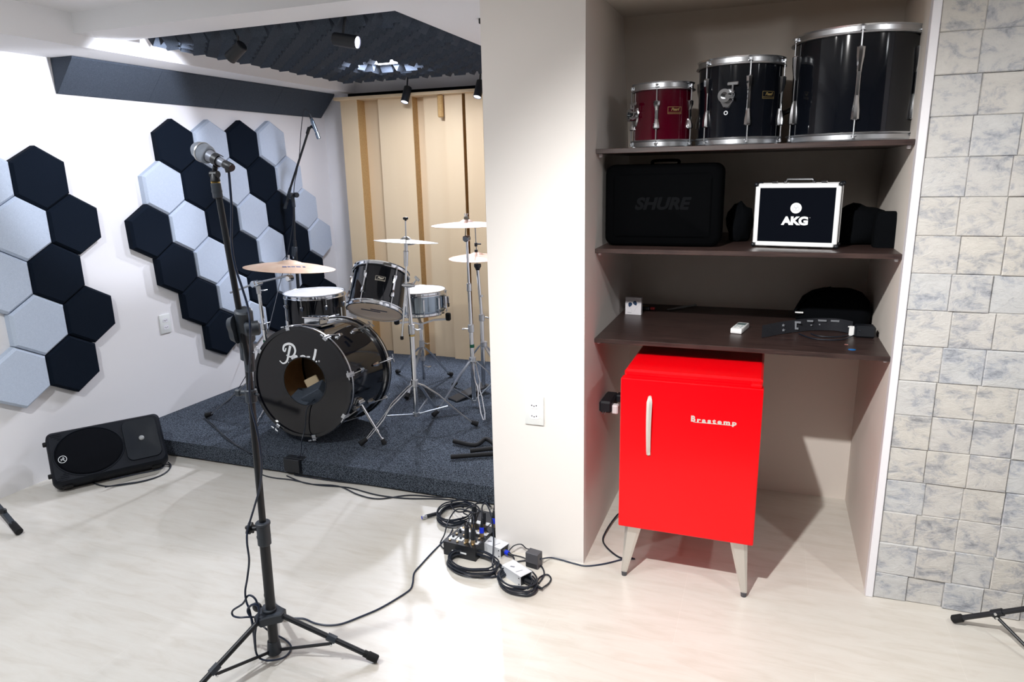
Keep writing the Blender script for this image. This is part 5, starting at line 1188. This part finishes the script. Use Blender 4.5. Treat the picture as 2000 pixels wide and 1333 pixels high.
def coil(name, c, rx, ry, rot, turns, label, seed, r=.0034, z0=.004, tail0=None, tail1=None, spread=.014):
    rnd = random.Random(seed); P_ = []
    if tail0: P_ += [Vector(p) for p in tail0]
    n = turns*14
    offs = [(rnd.uniform(-spread, spread), rnd.uniform(-spread, spread), rnd.uniform(.9, 1.08)) for _ in range(turns+2)]
    for k in range(n):
        s = k/14; i = int(s); f = s-i; ox_ = offs[i][0]*(1-f)+offs[i+1][0]*f; oy_ = offs[i][1]*(1-f)+offs[i+1][1]*f; sc_ = offs[i][2]*(1-f)+offs[i+1][2]*f
        a = 2*PI*s; x_, y_ = rx*sc_*math.cos(a), ry*sc_*math.sin(a)
        P_.append(Vector((c[0]+ox_+x_*math.cos(rot)-y_*math.sin(rot), c[1]+oy_+x_*math.sin(rot)+y_*math.cos(rot), z0+s*.0045+.002*math.sin(5*a))))
    if tail1: P_ += [Vector(p) for p in tail1]
    return cable(name, P_, r, label, CABLE, k=3, n=7)
cc1 = G(893, 1012, 0); coil('coiled_cable', (cc1.x, cc1.y), .088, .105, .0, 8, 'coil of black cable lying behind the mixer against the riser', 2)
cc2 = G(925, 1110, 0); coil('coiled_cable', (cc2.x, cc2.y), .112, .072, -.12, 8, 'large coil of black cable on the floor in front of the mixer', 5, z0=.0035, tail1=None)
cc3 = G(1012, 1143, 0); coil('coiled_cable', (cc3.x-.005, cc3.y), .085, .062, -.4, 7, 'smaller coil of black cable around the second white box', 9, z0=.0035)
# loose plug pointing left
pA, pB = G(824, 1012, .012), G(856, 1003, .012)
pt = thing('cable_plug', 'loose black cable connector with a silver tip pointing left on the floor', 'connector', pA); d_ = pB-pA
MB(pA).cyl(pA, pA+d_*.28, .0095, n=18).build('silver_tip', CHROME2, pt); MB(pA).cyl(pA+d_*.28, pB, .0095, .0085, n=16).build('shell', BLACKP, pt); MB(pA).cyl(pA-d_*.005, pA+d_*.02, .0078, n=16).build('pins', BLUEC, pt)
cable('microphone_cable', [pB, G(868, 998, .012), G(880, 988, .01), G(893, 985, .01), G(905, 992, .01)], .0034, 'short run of cable behind the loose silver-tipped connector')
# white direct boxes
def dibox(c, ang, label, blue):
    M = T(c.x, c.y, .0005) @ RZ(ang); t = thing('direct_box', label, 'box', M.translation, 'white metal signal boxes'); t.rotation_euler = M.to_euler()
    L, Wd, H = .115, .062, .045
    b = MB(); b.box((0, 0, H-.001), (L, Wd, .002)); b.box((0, -Wd/2+.001, H/2), (L, .002, H)); b.box((0, Wd/2-.001, H/2), (L, .002, H)); b.build('cover', WHITEM, t)
    b = MB(); b.box((0, 0, H*.48), (L-.012, Wd-.006, H*.9)); b.build('chassis', BLACKP, t)
    b = MB()
    for x_ in (-L*.42, L*.42): 
        for z_ in (.008, H-.010): b.cyl((x_, -Wd/2-.0008, z_), (x_, -Wd/2+.001, z_), .003, n=10)
    b.build('screws', BLACKP, t)
    b = MB(); b.box((-L*.18, .004, H+.0003), (.018, .008, .0005), RZ(.5)); b.box((L*.20, 0, H+.0003), (.003, .030, .0005), RZ(-.3)); b.build('printed_marks', mat('print_grey', (.25, .26, .3), .5), t)
    return t, M
d1, M1 = dibox((G(966, 1078, 0)), -.30, 'white metal box with a blue plug, between the mixer and the pillar', True)
p0_ = M1 @ Vector((.052, -.002, .022)); 
pt = thing('cable_plug', 'blue connector plugged into the end of the first white box', 'connector', p0_); dd = (M1.to_3x3() @ Vector((1, -.1, -.08))).normalized()
MB(p0_).cyl(p0_, p0_+dd*.012, .0095, n=14).build('silver_tip', CHROME2, pt); MB(p0_).cyl(p0_+dd*.012, p0_+dd*.030, .0105, n=14).build('shell', BLUEC, pt); MB(p0_).cyl(p0_+dd*.030, p0_+dd*.055, .008, .0045, n=12).build('strain_relief', BLACKP, pt)
cable('microphone_cable', [p0_+dd*.05, G(1004, 1092, .014), G(1003, 1100, .006), G(1015, 1097, .005), G(1035, 1096, .005), G(1055, 1104, .005), G(1063, 1122, .005), G(1052, 1140, .005)], .0034, 'black cable bending around the two boxes from the blue plug')
d2, M2 = dibox((G(1010, 1130, 0)), -.52, 'white metal box with a black plug, farthest from the mixer', False)
p0_ = M2 @ Vector((.056, -.004, .018)); dd = (M2.to_3x3() @ Vector((1, .18, -.05))).normalized()
pt = thing('cable_plug', 'black connector plugged into the second white box', 'connector', p0_); MB(p0_).cyl(p0_, p0_+dd*.05, .0105, n=14).build('shell', BLACKP, pt); MB(p0_).cyl(p0_+dd*.05, p0_+dd*.085, .0075, .0045, n=12).build('strain_relief', BLACKP, pt)
cable('microphone_cable', [p0_+dd*.08, G(1072, 1140, .006), G(1076, 1130, .006), G(1068, 1123, .006), G(1055, 1128, .006), G(1045, 1140, .006), G(1030, 1150, .006)], .0034, 'small cable loop beside the second white box')
# grey power supply
M = T(*G(1043, 1106, 0)) @ RZ(-.18) ; t = thing('power_supply', 'slate grey power supply brick standing beside the pillar corner', 'power supply', M.translation); t.rotation_euler = M.to_euler()
MB().box((0, 0, .0335), (.058, .042, .066), bev=.002).build('housing', GREYM, t); MB().box((0, -.0215, .012), (.05, .001, .02)).build('rating_plate', BLACKP, t)
c_ = M @ Vector((.03, 0, .04)); cable('power_cable', [c_, G(1075, 1090, .010), G(1095, 1094, .004), G(1120, 1101, .004), G(1145, 1106, .004), G(1180, 1102, .004), G(1218, 1093, .004), G(1240, 1092, .004)], .0032, 'thin cable running past the pillar corner to the fridge leg', CABLEB)
c_ = M @ Vector((-.02, .01, .066)); cable('power_cable', [c_, W(1028, 1072, 2.49), W(1018, 1064, 2.49), W(1005, 1066, 2.48), W(996, 1074, 2.47), G(990, 1082, .02)], .0026, 'thin wire arching from the grey power supply up the pillar foot')
cable('power_cable', [G(988, 1080, .02), G(1000, 1084, .008), G(1020, 1089, .006), M @ Vector((-.03, 0, .02))], .0026, 'short wire linking the first white box and the power supply')
# cables along the riser's foot
for k, P_ in enumerate(([(506, 924), (530, 933), (570, 938), (620, 948), (680, 953), (735, 967), (790, 974), (850, 975), (890, 978)], [(560, 930), (600, 945), (660, 950), (700, 967), (740, 975), (800, 968), (860, 972), (900, 970)], [(575, 928), (640, 938), (700, 945), (760, 952), (830, 963), (880, 968), (930, 975)])):
    cable('floor_cable', ([W(496, 889.5, 2.90), W(499, 893, 2.866), W(501, 905, 2.858)] if k == 0 else [])+[G(x_, y_, .0045+.003*(k == 2)) for x_, y_ in P_], .0036, ['longest of the black cables lying along the foot of the riser', 'black cable swinging furthest out from the foot of the riser', 'black cable tucked closest against the foot of the riser'][k])
cable('floor_cable', [G(401, 818, RF+.004), G(412, 830, RF+.004), G(432, 846, RF+.004), G(460, 868, RF+.004), G(485, 884, RF+.004), W(496, 889, 2.90)], .0030, 'thin black cable running from the left stand foot over the riser edge')
cable('floor_cable', [G(402, 819, RF+.004), G(420, 833, RF+.004), G(440, 856, RF+.004), G(466, 873, RF+.004), G(485, 884, RF+.004)], .0030, 'thin black cable on the riser, the shorter of two twisted together from the stand foot')
cable('floor_cable', [W(495, 710, 3.70), W(480, 735, 3.66), G(462, 765, RF+.01), G(448, 782, RF+.005), G(425, 797, RF+.005), G(403, 817, RF+.006)], .0028, 'thin black cable coming down to the foot of the left cymbal stand')

# ================================================================== legs of stands outside the frame
fA = G(1862, 1210, .015); t = thing('microphone_stand', 'black tripod stand whose leg reaches in at the lower right', 'microphone stand', (1.12, 2.30, 0)); o_ = t.location
hA = Vector((1.14, 2.47, .20)); dA = (hA-fA).normalized()
# pixel check: the leg rises to the right
hA = fA+(W(2010, 1189, 2.46)-fA)*1.6; hA.z = max(hA.z, .12)
b = MB(o_); b.tube([fA, hA], .0092, 14); lg = b.build('leg', BLACKP, t); dA = (hA-fA).normalized(); b = MB(o_); b.cyl(fA-dA*.004, fA+dA*.034, .0142, n=18, bev=.004); b.build('rubber_foot', BLACKR, lg)
mq = W(1947, 1199, 2.50); s_ = (mq.x-fA.x)/(hA.x-fA.x); mq = fA+(hA-fA)*s_
b = MB(o_); b.cyl(mq-dA*.018, mq+dA*.018, .013, n=12); b.box(mq-Vector((0, 0, .014)), (.016, .016, .02), bev=.003); b.build('leg_sleeve', BLACKP, lg)
MB(o_).cyl(mq+Vector((-.004, -.012, -.012)), mq+Vector((-.004, -.016, -.012)), .0045, n=10).build('rivet', CHROME, lg); MB(o_).cyl(mq+Vector((-.010, -.013, .002)), mq+Vector((-.010, -.017, .002)), .0045, n=10).build('rivet', CHROME, lg)
bh = G(2030, 1290, .03); b = MB(o_); b.tube([mq-Vector((0, 0, .016)), bh], .0055, 10); b.build('brace', BLACKP, t)
b = MB(o_); px_ = hA+dA*.02; b.tube([(px_.x, px_.y, .03), (px_.x, px_.y, 1.0)], .014, 14); b.build('pole', BLACKP, t)
fB = G(38, 1040, .018); t = thing('floor_stand', 'end of a flat black stand leg entering at the lower left', 'stand', (fB.x, fB.y, 0)); o_ = t.location
eB = W(-30, 960, 2.02); dB = (fB-eB).normalized()
F2 = frame(eB, dB, (0, 0, 1)); L_ = (fB-eB).length
b = MB(o_); b.box((0, 0, L_*.42), (.030, .022, L_*.86), F2, bev=.003); b.build('leg', GREYP, t); b = MB(o_); b.cyl(eB+dB*L_*.80, fB, .016, .0175, n=18, bev=.003); b.build('end_cap', BLACKR, t)
b = MB(o_); kq = W(17, 1010, 2.0); kq = eB+(fB-eB)*.55+Vector((.012, -.006, .014)); b.box((0, 0, 0), (.03, .02, .03), T(*kq) @ RZ(.4), bev=.006); b.build('lock_knob', BLACKP, t)
